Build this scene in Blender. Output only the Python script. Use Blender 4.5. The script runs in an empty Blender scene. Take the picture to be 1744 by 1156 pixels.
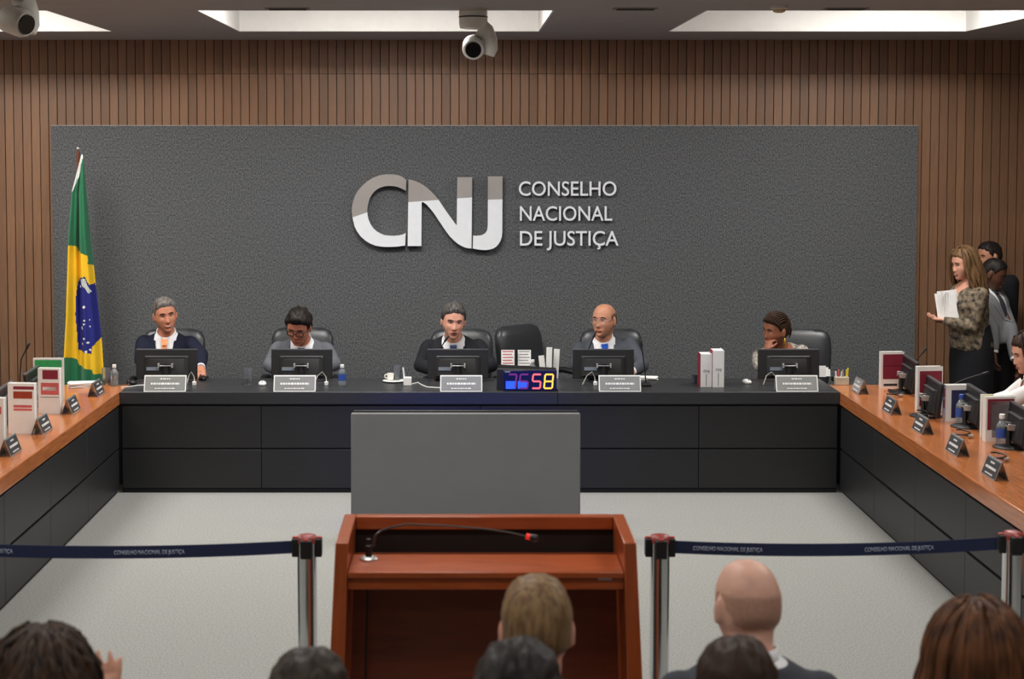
import bpy, bmesh, math, random
import numpy as np
from mathutils import Vector, Matrix, Euler
from mathutils.bvhtree import BVHTree

random.seed(7)
rng = np.random.RandomState(11)
PI = math.pi
scene = bpy.context.scene
C = scene.collection

# ------------------------------------------------------------------ camera
F_PX, CAM_H, HORIZON, VP_X, PITCH = 2900.0, 2.50, 245.0, 790.0, math.radians(3.5)
PRIN_Y = HORIZON + F_PX * math.tan(PITCH)
cam_data = bpy.data.cameras.new('camera')
cam = bpy.data.objects.new('camera', cam_data)
C.objects.link(cam)
cam.location = (0, 0, CAM_H)
cam.rotation_euler = (PI / 2 - PITCH, 0, 0)
cam_data.sensor_fit = 'HORIZONTAL'
cam_data.sensor_width = 36.0
cam_data.lens = F_PX / 1744 * 36.0
cam_data.shift_x = (872 - VP_X) / 1744
cam_data.shift_y = -(578 - PRIN_Y) / 1744
cam_data.clip_end = 100
cam_data.dof.use_dof = True
cam_data.dof.focus_distance = 13.0
cam_data.dof.aperture_fstop = 4.5
scene.camera = cam


def P(px, py, Y=None, Z=None, X=None):
    """world point seen at a photograph pixel, on the plane Y=, Z= or X="""
    a, b = (px - VP_X) / F_PX, -(py - PRIN_Y) / F_PX
    d = Vector((a, b * math.sin(PITCH) + math.cos(PITCH), b * math.cos(PITCH) - math.sin(PITCH)))
    o = Vector((0, 0, CAM_H))
    if Y is not None:
        t = Y / d.y
    elif Z is not None:
        t = (Z - CAM_H) / d.z
    else:
        t = X / d.x
    return o + d * t


# ------------------------------------------------------------------ world, exposure
world = bpy.data.worlds.new('world')
scene.world = world
world.use_nodes = True
wn = world.node_tree
wn.nodes['Background'].inputs[0].default_value = (0.75, 0.80, 0.9, 1)
wn.nodes['Background'].inputs[1].default_value = 0.15
vs = scene.view_settings
vs.view_transform = 'Standard'
vs.look = 'None'
vs.exposure = 0.0
vs.gamma = 1.0
vs.use_curve_mapping = False
scene.cycles.max_bounces = 6
scene.cycles.diffuse_bounces = 4
scene.cycles.glossy_bounces = 3
scene.cycles.transmission_bounces = 6
scene.cycles.caustics_reflective = False
scene.cycles.caustics_refractive = False

CEIL_Z = 3.37
WELL_H = 0.42
# lamps of the ceiling wells: (row y0, row y1, power per well by column)
WELL_COLS = [(-5.05, -2.72), (-1.75, 0.59), (1.58, 3.90)]
WELL_ROWS = [(11.2, 13.28), (8.2, 10.28), (5.2, 7.28), (2.2, 4.28), (-0.8, 1.28)]
LAMP_W = {0: (108, 104, 86), 1: (38, 38, 38), 2: (36, 36, 36), 3: (18, 18, 18), 4: (10, 10, 10)}
LAMP_AT = {0: ((0, -.1), (0, -.55), (.55, -.15))}


def lamp(name, loc, sx, sy, w, col=(1, 0.975, 0.94), rot=(0, 0, 0)):
    L = bpy.data.lights.new(name, 'AREA')
    L.shape = 'RECTANGLE'
    L.size, L.size_y, L.energy, L.color = sx, sy, w, col
    o = bpy.data.objects.new(name, L)
    o.location, o.rotation_euler = loc, rot
    C.objects.link(o)
    return o


# ------------------------------------------------------------------ materials
MATS = {}


def nodes_of(name):
    m = bpy.data.materials.new(name)
    m.use_nodes = True
    nt = m.node_tree
    return m, nt, nt.nodes, nt.links, nt.nodes['Principled BSDF']


def mat(name, col, rough=0.5, metal=0.0, var=0.12, scale=18.0, bump=0.0, stretch=(1, 1, 1), spec=0.5,
        coat=0.0, emit=0.0, rand=0.0, detail=3.0, trans=0.0, alpha=1.0, sheen=0.0, sub=0.0, bdist=0.004, lo=None, hi=None):
    if name in MATS:
        return MATS[name]
    m, nt, N, L, b = nodes_of(name)
    tc = N.new('ShaderNodeTexCoord')
    mp = N.new('ShaderNodeMapping')
    mp.inputs['Scale'].default_value = stretch
    no = N.new('ShaderNodeTexNoise')
    no.inputs['Scale'].default_value = scale
    no.inputs['Detail'].default_value = detail
    L.new(tc.outputs['Object'], mp.inputs['Vector'])
    L.new(mp.outputs['Vector'], no.inputs['Vector'])
    rp = N.new('ShaderNodeValToRGB')
    c0 = lo if lo else tuple(max(0, c * (1 - var)) for c in col)
    c1 = hi if hi else tuple(min(1, c * (1 + var)) for c in col)
    rp.color_ramp.elements[0].position, rp.color_ramp.elements[1].position = 0.3, 0.7
    rp.color_ramp.elements[0].color = (*c0, 1)
    rp.color_ramp.elements[1].color = (*c1, 1)
    L.new(no.outputs['Fac'], rp.inputs['Fac'])
    out = rp.outputs['Color']
    if rand > 0:
        oi = N.new('ShaderNodeObjectInfo')
        mr = N.new('ShaderNodeMapRange')
        mr.inputs['To Min'].default_value, mr.inputs['To Max'].default_value = 1 - rand, 1 + rand
        L.new(oi.outputs['Random'], mr.inputs['Value'])
        hs = N.new('ShaderNodeHueSaturation')
        L.new(mr.outputs['Result'], hs.inputs['Value'])
        L.new(out, hs.inputs['Color'])
        out = hs.outputs['Color']
    L.new(out, b.inputs['Base Color'])
    b.inputs['Roughness'].default_value = rough
    b.inputs['Metallic'].default_value = metal
    b.inputs['Specular IOR Level'].default_value = spec
    b.inputs['Coat Weight'].default_value = coat
    b.inputs['Coat Roughness'].default_value = 0.15
    b.inputs['Transmission Weight'].default_value = trans
    b.inputs['Alpha'].default_value = alpha
    b.inputs['Sheen Weight'].default_value = sheen
    if sub > 0:
        b.inputs['Subsurface Weight'].default_value = sub
        b.inputs['Subsurface Radius'].default_value = (0.01, 0.004, 0.002)
    if emit > 0:
        L.new(out, b.inputs['Emission Color'])
        b.inputs['Emission Strength'].default_value = emit
    if bump > 0:
        bm_ = N.new('ShaderNodeBump')
        bm_.inputs['Strength'].default_value = bump
        bm_.inputs['Distance'].default_value = bdist
        L.new(no.outputs['Fac'], bm_.inputs['Height'])
        L.new(bm_.outputs['Normal'], b.inputs['Normal'])
    MATS[name] = m
    return m


def S(r, g, b):
    """sRGB 0-255 to linear"""
    f = lambda c: ((c / 255 + 0.055) / 1.055) ** 2.4 if c > 10 else c / 255 / 12.92
    return (f(r), f(g), f(b))


M_slat = mat('slat_walnut', S(124, 90, 65), rough=0.5, var=0.16, scale=6, stretch=(6, 6, 0.5), rand=0.17, bump=0.05)
M_gap = mat('wall_dark', S(20, 15, 12), rough=0.9)
M_felt = mat('grey_felt', S(76, 78, 80), rough=0.95, scale=110, detail=5, lo=S(42, 44, 46), hi=S(110, 112, 114), bump=0.1, stretch=(1, 1, .6), sheen=0.1)
M_felt_edge_lit = mat('felt_edge_lit', S(150, 146, 140), rough=0.7)
M_carpet = mat('carpet', S(142, 142, 138), rough=0.95, scale=120, detail=5, lo=S(122, 122, 118), hi=S(158, 158, 154), bump=0.12, stretch=(1, .6, 1))
M_ceil = mat('ceiling_paint', S(150, 146, 144), rough=0.9, var=0.03, scale=3)
M_well = mat('well_white', S(214, 212, 208), rough=0.8, var=0.02)
M_diff = mat('lamp_diffuser', (1, 0.97, 0.92), rough=0.6, var=0.01, emit=2.0)
M_black = mat('black_laminate', S(29, 29, 30), rough=0.45, var=0.14, scale=9, stretch=(0.6, 3, 9), bump=0.03)
M_blacktop = mat('black_top', S(44, 45, 47), rough=0.38, var=0.08, scale=12, stretch=(0.5, 4, 4))
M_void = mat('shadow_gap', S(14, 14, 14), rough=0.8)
M_wood = mat('honey_wood', S(178, 106, 58), rough=0.2, var=0.2, scale=7, stretch=(9, 0.7, 9), coat=0.3, bump=0.015)
M_woodx = mat('lectern_wood', S(160, 74, 32), rough=0.3, var=0.16, scale=7, stretch=(1.0, 6, 9), coat=0.35)
M_woodz = mat('lectern_wood_upright', S(158, 74, 32), rough=0.3, var=0.16, scale=7, stretch=(8, 6, 0.8), coat=0.35)
M_tv = mat('grey_backboard', S(108, 109, 110), rough=0.7, var=0.03, scale=6)
M_steel = mat('polished_steel', S(205, 203, 200), rough=0.16, metal=1.0, var=0.03)
M_chrome = mat('chrome', S(222, 224, 226), rough=0.07, metal=1.0, var=0.02)
M_letter = mat('letter_satin_white', S(226, 230, 233), rough=0.4, var=0.02, metal=0.0)
M_letter2 = mat('letter_mirror', S(176, 171, 166), rough=0.3, metal=0.4, var=0.05, scale=6)
M_plastic = mat('black_plastic', S(15, 15, 16), rough=0.5, var=0.1)
M_plasticd = mat('dark_grey_plastic', S(66, 67, 70), rough=0.4, var=0.08)
M_white = mat('white_plastic', S(226, 226, 222), rough=0.45, var=0.03)
M_paper = mat('white_paper', S(232, 231, 228), rough=0.8, var=0.04, scale=30)
M_camw = mat('camera_white', S(206, 204, 198), rough=0.45, var=0.04)
M_lens = mat('camera_lens', S(10, 10, 12), rough=0.12, var=0.05, coat=0.6)
M_leather = mat('black_leather', S(44, 46, 49), rough=0.36, var=0.12, scale=60, bump=0.12)
M_leather2 = mat('brown_leather', S(52, 42, 38), rough=0.4, var=0.12, scale=60, bump=0.1)
M_navy = mat('navy_belt', S(26, 36, 72), rough=0.8, var=0.1, scale=90, bump=0.1)
M_belttext = mat('belt_lettering', S(176, 184, 204), rough=0.8)
M_red = mat('red_plastic', S(178, 52, 44), rough=0.5)
M_maroon = mat('maroon_cover', S(128, 34, 52), rough=0.5, var=0.08)
M_redbrown = mat('rust_cover', S(150, 56, 34), rough=0.5)
M_green = mat('book_green', S(56, 164, 92), rough=0.5)
M_yellow = mat('book_yellow', S(220, 206, 60), rough=0.5)
M_blue = mat('book_blue', S(50, 84, 150), rough=0.5)
M_pink = mat('rose_print', S(196, 92, 92), rough=0.7)
M_greyprint = mat('grey_print', S(140, 140, 142), rough=0.7)
M_plate = mat('plate_grey', S(124, 126, 124), rough=0.45, var=0.05)
M_platedark = mat('plate_dark', S(58, 62, 66), rough=0.4, var=0.05)
M_alu = mat('brushed_aluminium', S(190, 190, 188), rough=0.35, metal=0.8, var=0.06)
M_bottle = mat('bottle_plastic', S(222, 232, 238), rough=0.1, trans=0.85, var=0.02)
M_glass = mat('tumbler_glass', S(228, 232, 240), rough=0.04, trans=0.92, var=0.01)
M_lbl = mat('bottle_label_blue', S(40, 74, 150), rough=0.5, var=0.15, scale=60)
M_porc = mat('porcelain', S(236, 234, 228), rough=0.25, var=0.02)
M_lettergrey = mat('plate_lettering', S(224, 224, 222), rough=0.6)
M_ink = mat('black_ink', S(30, 30, 34), rough=0.7)


# ------------------------------------------------------------------ mesh helpers
class MB:
    def __init__(s):
        s.v, s.f, s.m = [], [], []

    def add(s, verts, faces, mi=0):
        o = len(s.v)
        s.v += [tuple(v) for v in verts]
        s.f += [tuple(i + o for i in f) for f in faces]
        s.m += [mi] * len(faces)
        return s

    def box(s, x0, x1, y0, y1, z0, z1, mi=0, M=None):
        vs_ = [(x, y, z) for z in (z0, z1) for y in (y0, y1) for x in (x0, x1)]
        if M is not None:
            vs_ = [M @ Vector(v) for v in vs_]
        return s.add(vs_, [(0, 2, 3, 1), (4, 5, 7, 6), (0, 1, 5, 4), (2, 6, 7, 3), (0, 4, 6, 2), (1, 3, 7, 5)], mi)

    def prism(s, poly, d, mi=0):
        """poly: list of 3d points (planar), d: extrusion vector"""
        n = len(poly)
        a = [Vector(p) for p in poly]
        b = [p + Vector(d) for p in a]
        fs = [tuple(range(n))[::-1], tuple(range(n, 2 * n))]
        fs += [(i, (i + 1) % n, n + (i + 1) % n, n + i) for i in range(n)]
        return s.add(a + b, fs, mi)

    def rings(s, rings, mi=0, cap=True):
        n = len(rings[0])
        vs_ = [p for r in rings for p in r]
        fs = []
        for k in range(len(rings) - 1):
            for i in range(n):
                j = (i + 1) % n
                fs.append((k * n + i, k * n + j, (k + 1) * n + j, (k + 1) * n + i))
        if cap:
            fs.append(tuple(range(n))[::-1])
            fs.append(tuple(range((len(rings) - 1) * n, len(rings) * n)))
        return s.add(vs_, fs, mi)

    def lathe(s, prof, c=(0, 0, 0), n=20, mi=0, cap=True):
        c = Vector(c)
        R = [[c + Vector((r * math.cos(2 * PI * i / n), r * math.sin(2 * PI * i / n), z)) for i in range(n)] for r, z in prof]
        return s.rings(R, mi, cap)

    def tube(s, pts, rad, n=10, mi=0, flat=1.0, cap=True, up=None):
        pts = [Vector(p) for p in pts]
        if not hasattr(rad, '__len__'):
            rad = [rad] * len(pts)
        R = []
        pu = None
        for i, p in enumerate(pts):
            t = (pts[min(i + 1, len(pts) - 1)] - pts[max(i - 1, 0)])
            t = t.normalized() if t.length > 1e-9 else Vector((0, 0, 1))
            if pu is None:
                u = up if up is not None else (Vector((1, 0, 0)) if abs(t.x) < 0.8 else Vector((0, 1, 0)))
            else:
                u = pu
            u = (u - t * u.dot(t)).normalized()
            pu = u
            w = t.cross(u)
            R.append([p + (u * math.cos(2 * PI * k / n) + w * math.sin(2 * PI * k / n) * flat) * rad[i] for k in range(n)])
        return s.rings(R, mi, cap)

    def ball(s, c, r, M=None, n=12, m=8, mi=0):
        if not hasattr(r, '__len__'):
            r = (r, r, r)
        c = Vector(c)
        vs_ = [Vector((0, 0, r[2]))]
        for j in range(1, m):
            a = PI * j / m
            for i in range(n):
                b = 2 * PI * i / n
                vs_.append(Vector((r[0] * math.sin(a) * math.cos(b), r[1] * math.sin(a) * math.sin(b), r[2] * math.cos(a))))
        vs_.append(Vector((0, 0, -r[2])))
        fs = []
        for i in range(n):
            fs.append((0, 1 + i, 1 + (i + 1) % n))
            for j in range(m - 2):
                a = 1 + j * n
                fs.append((a + i, a + n + i, a + n + (i + 1) % n, a + (i + 1) % n))
            a = 1 + (m - 2) * n
            fs.append((a + i, len(vs_) - 1, a + (i + 1) % n))
        if M is not None:
            vs_ = [M @ v for v in vs_]
        return s.add([v + c for v in vs_], fs, mi)

    def mesh(s, name='mesh'):
        me = bpy.data.meshes.new(name)
        me.from_pydata(s.v, [], s.f)
        if any(s.m):
            me.polygons.foreach_set('material_index', s.m)
        me.update()
        return me


def fix_normals(me):
    bm = bmesh.new()
    bm.from_mesh(me)
    bmesh.ops.recalc_face_normals(bm, faces=bm.faces)
    bm.to_mesh(me)
    bm.free()


def obj(name, mb, mats, parent=None, loc=None, rot=None, smooth=False, bevel=0.0, seg=2, normals=True):
    me = mb.mesh(name) if isinstance(mb, MB) else mb
    if normals:
        fix_normals(me)
    if not isinstance(mats, (list, tuple)):
        mats = [mats]
    if len(me.materials) == 0:
        for m in mats:
            me.materials.append(m)
    o = bpy.data.objects.new(name, me)
    C.objects.link(o)
    if parent is not None:
        o.parent = parent
    if loc is not None:
        o.location = loc
    if rot is not None:
        o.rotation_euler = rot
    if smooth:
        me.polygons.foreach_set('use_smooth', [True] * len(me.polygons))
        if smooth != 'all':
            try:
                me.set_sharp_from_angle(angle=math.radians(40))
            except Exception:
                pass
    if bevel > 0:
        b = o.modifiers.new('edge', 'BEVEL')
        b.width, b.segments, b.limit_method = bevel, seg, 'ANGLE'
        b.angle_limit = math.radians(40)
        me.polygons.foreach_set('use_smooth', [True] * len(me.polygons))
        try:
            me.set_sharp_from_angle(angle=math.radians(40))
        except Exception:
            pass
    return o


def tag(o, label=None, cat=None, group=None, kind=None):
    if label:
        o['label'] = label
    if cat:
        o['category'] = cat
    if group:
        o['group'] = group
    if kind:
        o['kind'] = kind
    return o


def thing(name, label, cat, loc=(0, 0, 0), rz=0.0, group=None):
    o = bpy.data.objects.new(name, None)
    C.objects.link(o)
    o.location = loc
    o.rotation_euler = (0, 0, rz)
    o.empty_display_size = 0.1
    return tag(o, label, cat, group)


def copy_tree(o, parent=None):
    c = o.copy()
    C.objects.link(c)
    c.parent = parent
    for ch in list(o.children):
        copy_tree(ch, c)
    return c


def text_mesh(body, width=None, height=None, extrude=0.002, bold=0.0):
    cu = bpy.data.curves.new('lettering', 'FONT')
    cu.body = body
    cu.extrude = 0.0
    cu.offset = bold
    cu.resolution_u = 4
    t = bpy.data.objects.new('lettering_tmp', cu)
    C.objects.link(t)
    dg = bpy.context.evaluated_depsgraph_get()
    me = bpy.data.meshes.new_from_object(t.evaluated_get(dg))
    bpy.data.objects.remove(t)
    n = len(me.vertices)
    co = np.empty(n * 3)
    me.vertices.foreach_get('co', co)
    co = co.reshape(-1, 3)
    x0, x1 = co[:, 0].min(), co[:, 0].max()
    cap = 0.70
    sy = height / cap if height else 1.0
    sx = width / (x1 - x0) if width else sy
    co[:, 0] = (co[:, 0] - x0) * sx
    co[:, 1] *= sy
    me.vertices.foreach_set('co', co.reshape(-1))
    bm = bmesh.new()
    bm.from_mesh(me)
    r = bmesh.ops.extrude_face_region(bm, geom=list(bm.faces))
    for v in r['geom']:
        if isinstance(v, bmesh.types.BMVert):
            v.co.z += extrude
    bmesh.ops.recalc_face_normals(bm, faces=bm.faces)
    bm.to_mesh(me)
    bm.free()
    me.update()
    return me


def split_letters(me):
    """split a lettering mesh into one mesh per letter (accents stay with their letter)"""
    bm = bmesh.new()
    bm.from_mesh(me)
    bm.verts.ensure_lookup_table()
    seen, isl = set(), []
    for v in bm.verts:
        if v.index in seen:
            continue
        st, g = [v], []
        seen.add(v.index)
        while st:
            a = st.pop()
            g.append(a.index)
            for e in a.link_edges:
                b = e.other_vert(a)
                if b.index not in seen:
                    seen.add(b.index)
                    st.append(b)
        isl.append(g)
    boxes = []
    for g in isl:
        xs = [bm.verts[i].co.x for i in g]
        boxes.append([min(xs), max(xs), set(g)])
    boxes.sort(key=lambda b: b[0])
    mer = []
    for b in boxes:
        if mer and b[0] < mer[-1][1] - 0.4 * min(b[1] - b[0], mer[-1][1] - mer[-1][0]):
            mer[-1][1] = max(mer[-1][1], b[1])
            mer[-1][2] |= b[2]
        else:
            mer.append(b)
    out = []
    for x0, x1, g in mer:
        idx = {i: k for k, i in enumerate(sorted(g))}
        vs_ = [tuple(bm.verts[i].co) for i in sorted(g)]
        fs = [tuple(idx[v.index] for v in f.verts) for f in bm.faces if f.verts[0].index in g]
        m2 = bpy.data.meshes.new('letter')
        m2.from_pydata(vs_, [], fs)
        out.append(m2)
    bm.free()
    return out


def structure(o):
    o['kind'] = 'structure'
    return o


# ------------------------------------------------------------------ room shell
X0, X1, YB, YR = -5.6, 5.9, 14.40, -3.0
structure(obj('floor', MB().box(X0, X1, YR, YB + .1, -.05, 0), M_carpet))

# back wall: dark backing with single vertical slats
wb = structure(obj('wall_back', MB().box(X0, X1, YB, YB + .1, 0, CEIL_Z + .6), M_gap))
pitch = 0.0735
SPLIT = P(790, 126, Y=YB).z
n_sl = int((5.35 + 4.45) / pitch)
me_lo = MB().box(-.0335, .0335, -.030, 0, 0.0, SPLIT - .0015).mesh('slat')
me_hi = MB().box(-.0335, .0335, -.030, 0, SPLIT + .0015, CEIL_Z + .25).mesh('slat')
for me in (me_lo, me_hi):
    fix_normals(me)
    me.materials.append(M_slat)
for k in range(n_sl):
    x = -4.45 + (k + .5) * pitch
    for me in (me_lo, me_hi):
        o = bpy.data.objects.new('slat', me)
        C.objects.link(o)
        o.parent = wb
        o.location = (x, YB + random.uniform(-.0015, .0015), 0)
structure(obj('wall_left_unseen', MB().box(X0 - .1, X0, YR, YB + .1, 0, CEIL_Z + .6), mat('wall_paint', S(150, 132, 116), rough=.8)))  # both side walls are unseen, added to keep the light in the room
structure(obj('wall_right_unseen', MB().box(X1, X1 + .1, YR, YB + .1, 0, CEIL_Z + .6), MATS['wall_paint']))
structure(obj('wall_rear', MB().box(X0, X1, YR - .1, YR, 0, CEIL_Z + .6), mat('rear_wall_white', S(225, 222, 216), rough=.8)))  # unseen wall, made pale to lighten the reflections in the metal letters

# ceiling slab with openings for the light wells
mb = MB()
zc0, zc1 = CEIL_Z, CEIL_Z + .05
ys = sorted(WELL_ROWS)
prev = YR
for (a, b) in ys:
    mb.box(X0, X1, prev, a, zc0, zc1)
    xp = X0
    for (c, d) in WELL_COLS:
        mb.box(xp, c, a, b, zc0, zc1)
        xp = d
    mb.box(xp, X1, a, b, zc0, zc1)
    prev = b
mb.box(X0, X1, prev, YB - .032, zc0, zc1)
structure(obj('ceiling', mb, M_ceil))
structure(obj('ceiling_void', MB().box(X0, X1, YR, YB, CEIL_Z + .55, CEIL_Z + .6), M_gap))
names_r = {0: 'nearest the slatted wall', 1: 'second from the slatted wall', 2: 'over the lectern row',
           3: 'over the audience row', 4: 'behind the audience row'}
names_c = {0: 'flag side', 1: 'middle of room', 2: 'standing people side'}
for r, (a, b) in enumerate(WELL_ROWS):
    for k, (c, d) in enumerate(WELL_COLS):
        t = thing('ceiling_light', 'recessed ceiling light well %s, %s' % (names_r[r], names_c[k]), 'ceiling light',
                  ((c + d) / 2, (a + b) / 2, CEIL_Z), 0, 'recessed ceiling light wells')
        w, dd, th, hh = (d - c) / 2, (b - a) / 2, .012, WELL_H
        for (x0, x1, y0, y1) in ((-w, w, dd - th, dd), (-w, w, -dd, -dd + th), (-w, -w + th, -dd + th, dd - th), (w - th, w, -dd + th, dd - th)):
            obj('well_side', MB().box(x0, x1, y0, y1, .0, hh), M_well, t)
        obj('well_top', MB().box(-w, w, -dd, dd, hh, hh + .012), M_well, t)
        ax, ay = LAMP_AT.get(r, ((0, 0),) * 3)[k]
        lx = w * .62 - abs(ax) * .3
        obj('diffuser', MB().box(ax - lx, ax + lx, ay - dd * .35, ay + dd * .35, hh - .05, hh - .03), M_diff, t, bevel=.006)
        L = lamp('well_lamp', (ax, ay, hh - .06), lx * 1.94, dd * .66, LAMP_W[r][k])
        L.parent = t

# grey felt panel
ps = P(87, 213, Y=14.28)
pe = P(1564, 213, Y=14.28)
PX0, PX1, PZ = ps.x, pe.x, ps.z
t = thing('felt_panel', 'large charcoal grey felt wall panel behind the bench', 'wall panel', ((PX0 + PX1) / 2, 14.28, 0))
hw = (PX1 - PX0) / 2
obj('felt', MB().box(-hw, hw, 0, .085, 0, PZ - .006), M_felt, t)
obj('lit_edge_strip', MB().box(-hw, hw, -.004, .088, PZ - .006, PZ), M_felt_edge_lit, t)  # paler strip paints the light caught along the panel's top edge
PANEL_Y = 14.28

# ------------------------------------------------------------------ wall sign
sg = thing('wall_sign', 'raised metal lettering CNJ Conselho Nacional de Justiça on the grey felt panel', 'sign', P(830, 362, Y=PANEL_Y))
sg_o = Vector(sg.location)


def crop5(x, y):
    return P(580 + x / 3.488, 270 + y / 3.488, Y=PANEL_Y) - sg_o


CNJ = {
    'letter_c': ([(392, 128), (372, 110), (350, 100), (326, 95), (300, 93), (265, 94), (230, 100), (195, 113), (160, 135), (130, 161), (105, 190), (88, 220), (78, 250), (71, 280), (69, 310),
                  (72, 340), (78, 370), (86, 401), (100, 430), (122, 460), (150, 485), (180, 503), (210, 515), (240, 520), (270, 522), (305, 522), (340, 520), (385, 514),
                  (388, 440), (368, 450), (345, 455), (318, 457), (290, 456), (264, 453), (240, 444), (215, 429), (195, 410), (180, 388), (170, 365), (163, 338), (161, 310),
                  (163, 284), (168, 260), (176, 234), (190, 210), (206, 192), (225, 178), (247, 168), (270, 163), (296, 161), (320, 163), (342, 168), (360, 175), (390, 190)],
                 (80, 345), (160, 318)),
    'letter_n': ([(405, 122), (440, 131), (468, 142), (490, 155), (516, 173), (540, 195), (562, 217), (580, 240), (600, 269), (620, 300), (640, 328), (660, 355), (675, 376), (690, 395),
                  (694, 110), (782, 110), (778, 531), (758, 530), (740, 526), (720, 517), (700, 506), (674, 485), (650, 460), (629, 433), (610, 405), (590, 375), (570, 345), (550, 316), (530, 292), (510, 270),
                  (490, 256), (483, 258), (481, 517), (400, 517)],
                 (395, 258), (782, 229)),
    'letter_j': ([(875, 105), (962, 105), (960, 440), (957, 463), (950, 485), (939, 504), (925, 520), (907, 531), (885, 538), (863, 541), (840, 540), (812, 537), (785, 531),
                  (787, 455), (806, 457), (825, 456), (842, 452), (855, 445), (864, 436), (870, 424), (873, 405), (874, 390)],
                 (873, 243), (962, 240)),
}
for nm, (poly, q0, q1) in CNJ.items():
    root = None
    for part in ('upper_half', 'lower_half'):
        bm = bmesh.new()
        bm.from_mesh(MB().prism([crop5(x, y) + Vector((0, -.062, 0)) for x, y in poly], (0, .045, 0)).mesh())
        bmesh.ops.triangulate(bm, faces=list(bm.faces))
        a, b = crop5(*q0), crop5(*q1)
        d = (b - a).normalized()
        nrm = Vector((-d.z, 0, d.x))
        if nrm.z < 0:
            nrm = -nrm
        bmesh.ops.bisect_plane(bm, geom=bm.verts[:] + bm.edges[:] + bm.faces[:], plane_co=a, plane_no=nrm,
                               clear_inner=(part == 'upper_half'), clear_outer=(part == 'lower_half'))
        bmesh.ops.holes_fill(bm, edges=[e for e in bm.edges if len(e.link_faces) == 1])
        bmesh.ops.recalc_face_normals(bm, faces=bm.faces)
        me = bpy.data.meshes.new(nm)
        bm.to_mesh(me)
        bm.free()
        if root is None:
            root = bpy.data.objects.new(nm, None)
            C.objects.link(root)
            root.parent = sg
        for pm in split_letters(me):
            obj(part, pm, M_letter2 if part == 'upper_half' else M_letter, root)
for body, xa, xb, base, top in (('CONSELHO', 1058, 1637, 219, 134), ('NACIONAL', 1065, 1612, 367, 281), ('DE JUSTIÇA', 1065, 1650, 515, 428)):
    a, b = crop5(xa, base), crop5(xb, base)
    me = text_mesh(body, (b - a).x, abs((crop5(xa, top) - a).z), .02, bold=0.006)
    R = Matrix.Rotation(PI / 2, 4, 'X')
    for lm in split_letters(me):
        lm.transform(Matrix.Translation(a + Vector((0, -.015, 0))) @ R)
        obj('letter', lm, M_letter, sg)

# ------------------------------------------------------------------ bench and side desks
DZ = 0.73
YD = P(790, 839, Z=0).y
BX0, BX1 = P(204, 667, Y=YD).x, P(1430, 667, Y=YD).x
YBK = P(790, 644, Z=DZ).y
t = thing('bench_desk', 'long black council bench with panelled front in the middle', 'desk', (0, YD, 0))
seam = P(950, 667, Y=YD).x
for a, b in ((BX0, seam - .001), (seam + .001, BX1)):
    obj('desktop', MB().box(a, b, -.012, YBK - YD, DZ - .088, DZ), M_blacktop, t, bevel=.004)
zm = P(790, 764, Y=YD).z
edges = [BX0 + .012, P(445, 750, Y=YD).x, P(818, 750, Y=YD).x, P(1190, 750, Y=YD).x, BX1 - .012]
for a, b in zip(edges, edges[1:]):
    for z0, z1 in ((.035, zm - .006), (zm + .006, DZ - .105)):
        obj('front_panel', MB().box(a + .002, b - .002, .0, .02, z0, z1), M_black, t, bevel=.002)
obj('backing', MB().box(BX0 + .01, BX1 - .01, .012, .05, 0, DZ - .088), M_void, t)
obj('end_support', MB().box(BX0 + .01, BX0 + .05, .05, YBK - YD - .02, 0, DZ - .088), M_black, t)
obj('end_support', MB().box(BX1 - .05, BX1 - .01, .05, YBK - YD - .02, 0, DZ - .088), M_black, t)

YFAR = P(790, 655, Z=DZ).y
YNEAR = 7.0
SLX, SRX = BX0, BX1


def side_desk(sx, xin, label):
    t = thing('side_desk', label, 'desk', (xin, YNEAR, 0), 0)
    LY = YFAR - YNEAR
    w = .82 * sx
    x0, x1 = sorted((0.001 * sx, w))
    obj('desktop', MB().box(x0, x1, 0, LY, DZ - .095, DZ), M_wood, t, bevel=.006)
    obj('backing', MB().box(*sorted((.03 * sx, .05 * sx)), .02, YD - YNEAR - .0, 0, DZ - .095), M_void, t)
    n = 5
    L2 = YD - YNEAR - .01
    for k in range(n):
        a, b = .02 + k * (L2 - .02) / n, .02 + (k + 1) * (L2 - .02) / n
        for z0, z1 in ((.03, zm - .008), (zm + .008, DZ - .110)):
            obj('front_panel', MB().box(*sorted((.008 * sx, .03 * sx)), a + .002, b - .002, z0, z1), M_black, t, bevel=.002)
    obj('end_panel', MB().box(*sorted((.05 * sx, .8 * sx)), .02, .05, 0, DZ - .095), M_black, t)
    obj('end_panel', MB().box(*sorted((.05 * sx, .8 * sx)), LY - .05, LY - .02, 0, DZ - .095), M_black, t)
    return t


side_desk(-1, SLX, 'honey wood topped side desk on the flag side of the room')
side_desk(1, SRX, 'honey wood topped side desk on the standing people side')

# display with grey back standing before the bench
SY = 10.75
a, b = P(597.5, 704, Y=SY), P(988.5, 704, Y=SY)
t = thing('floor_display', 'big floor display seen from its plain grey back before the bench', 'display', ((a.x + b.x) / 2, SY, 0))
w, h = (b.x - a.x) / 2, a.z
R = Matrix.Rotation(math.radians(-2.5), 4, 'X')
obj('back_shell', MB().box(-w, w, -.03, .02, .02, h, M=R), M_tv, t, bevel=.008)
obj('screen_frame', MB().box(-w + .012, w - .012, .02, .06, .03, h + .012, M=R), M_plastic, t, bevel=.006)
obj('screen', MB().box(-w + .03, w - .03, .06, .063, .05, h - .012, M=R), mat('screen_blue', S(40, 70, 220), emit=1.6, var=.3, scale=3), t)
for sx in (-1, 1):
    obj('foot', MB().box(sx * w * .6 - .03, sx * w * .6 + .03, -.12, .16, 0, .022), M_plastic, t, bevel=.004)

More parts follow.
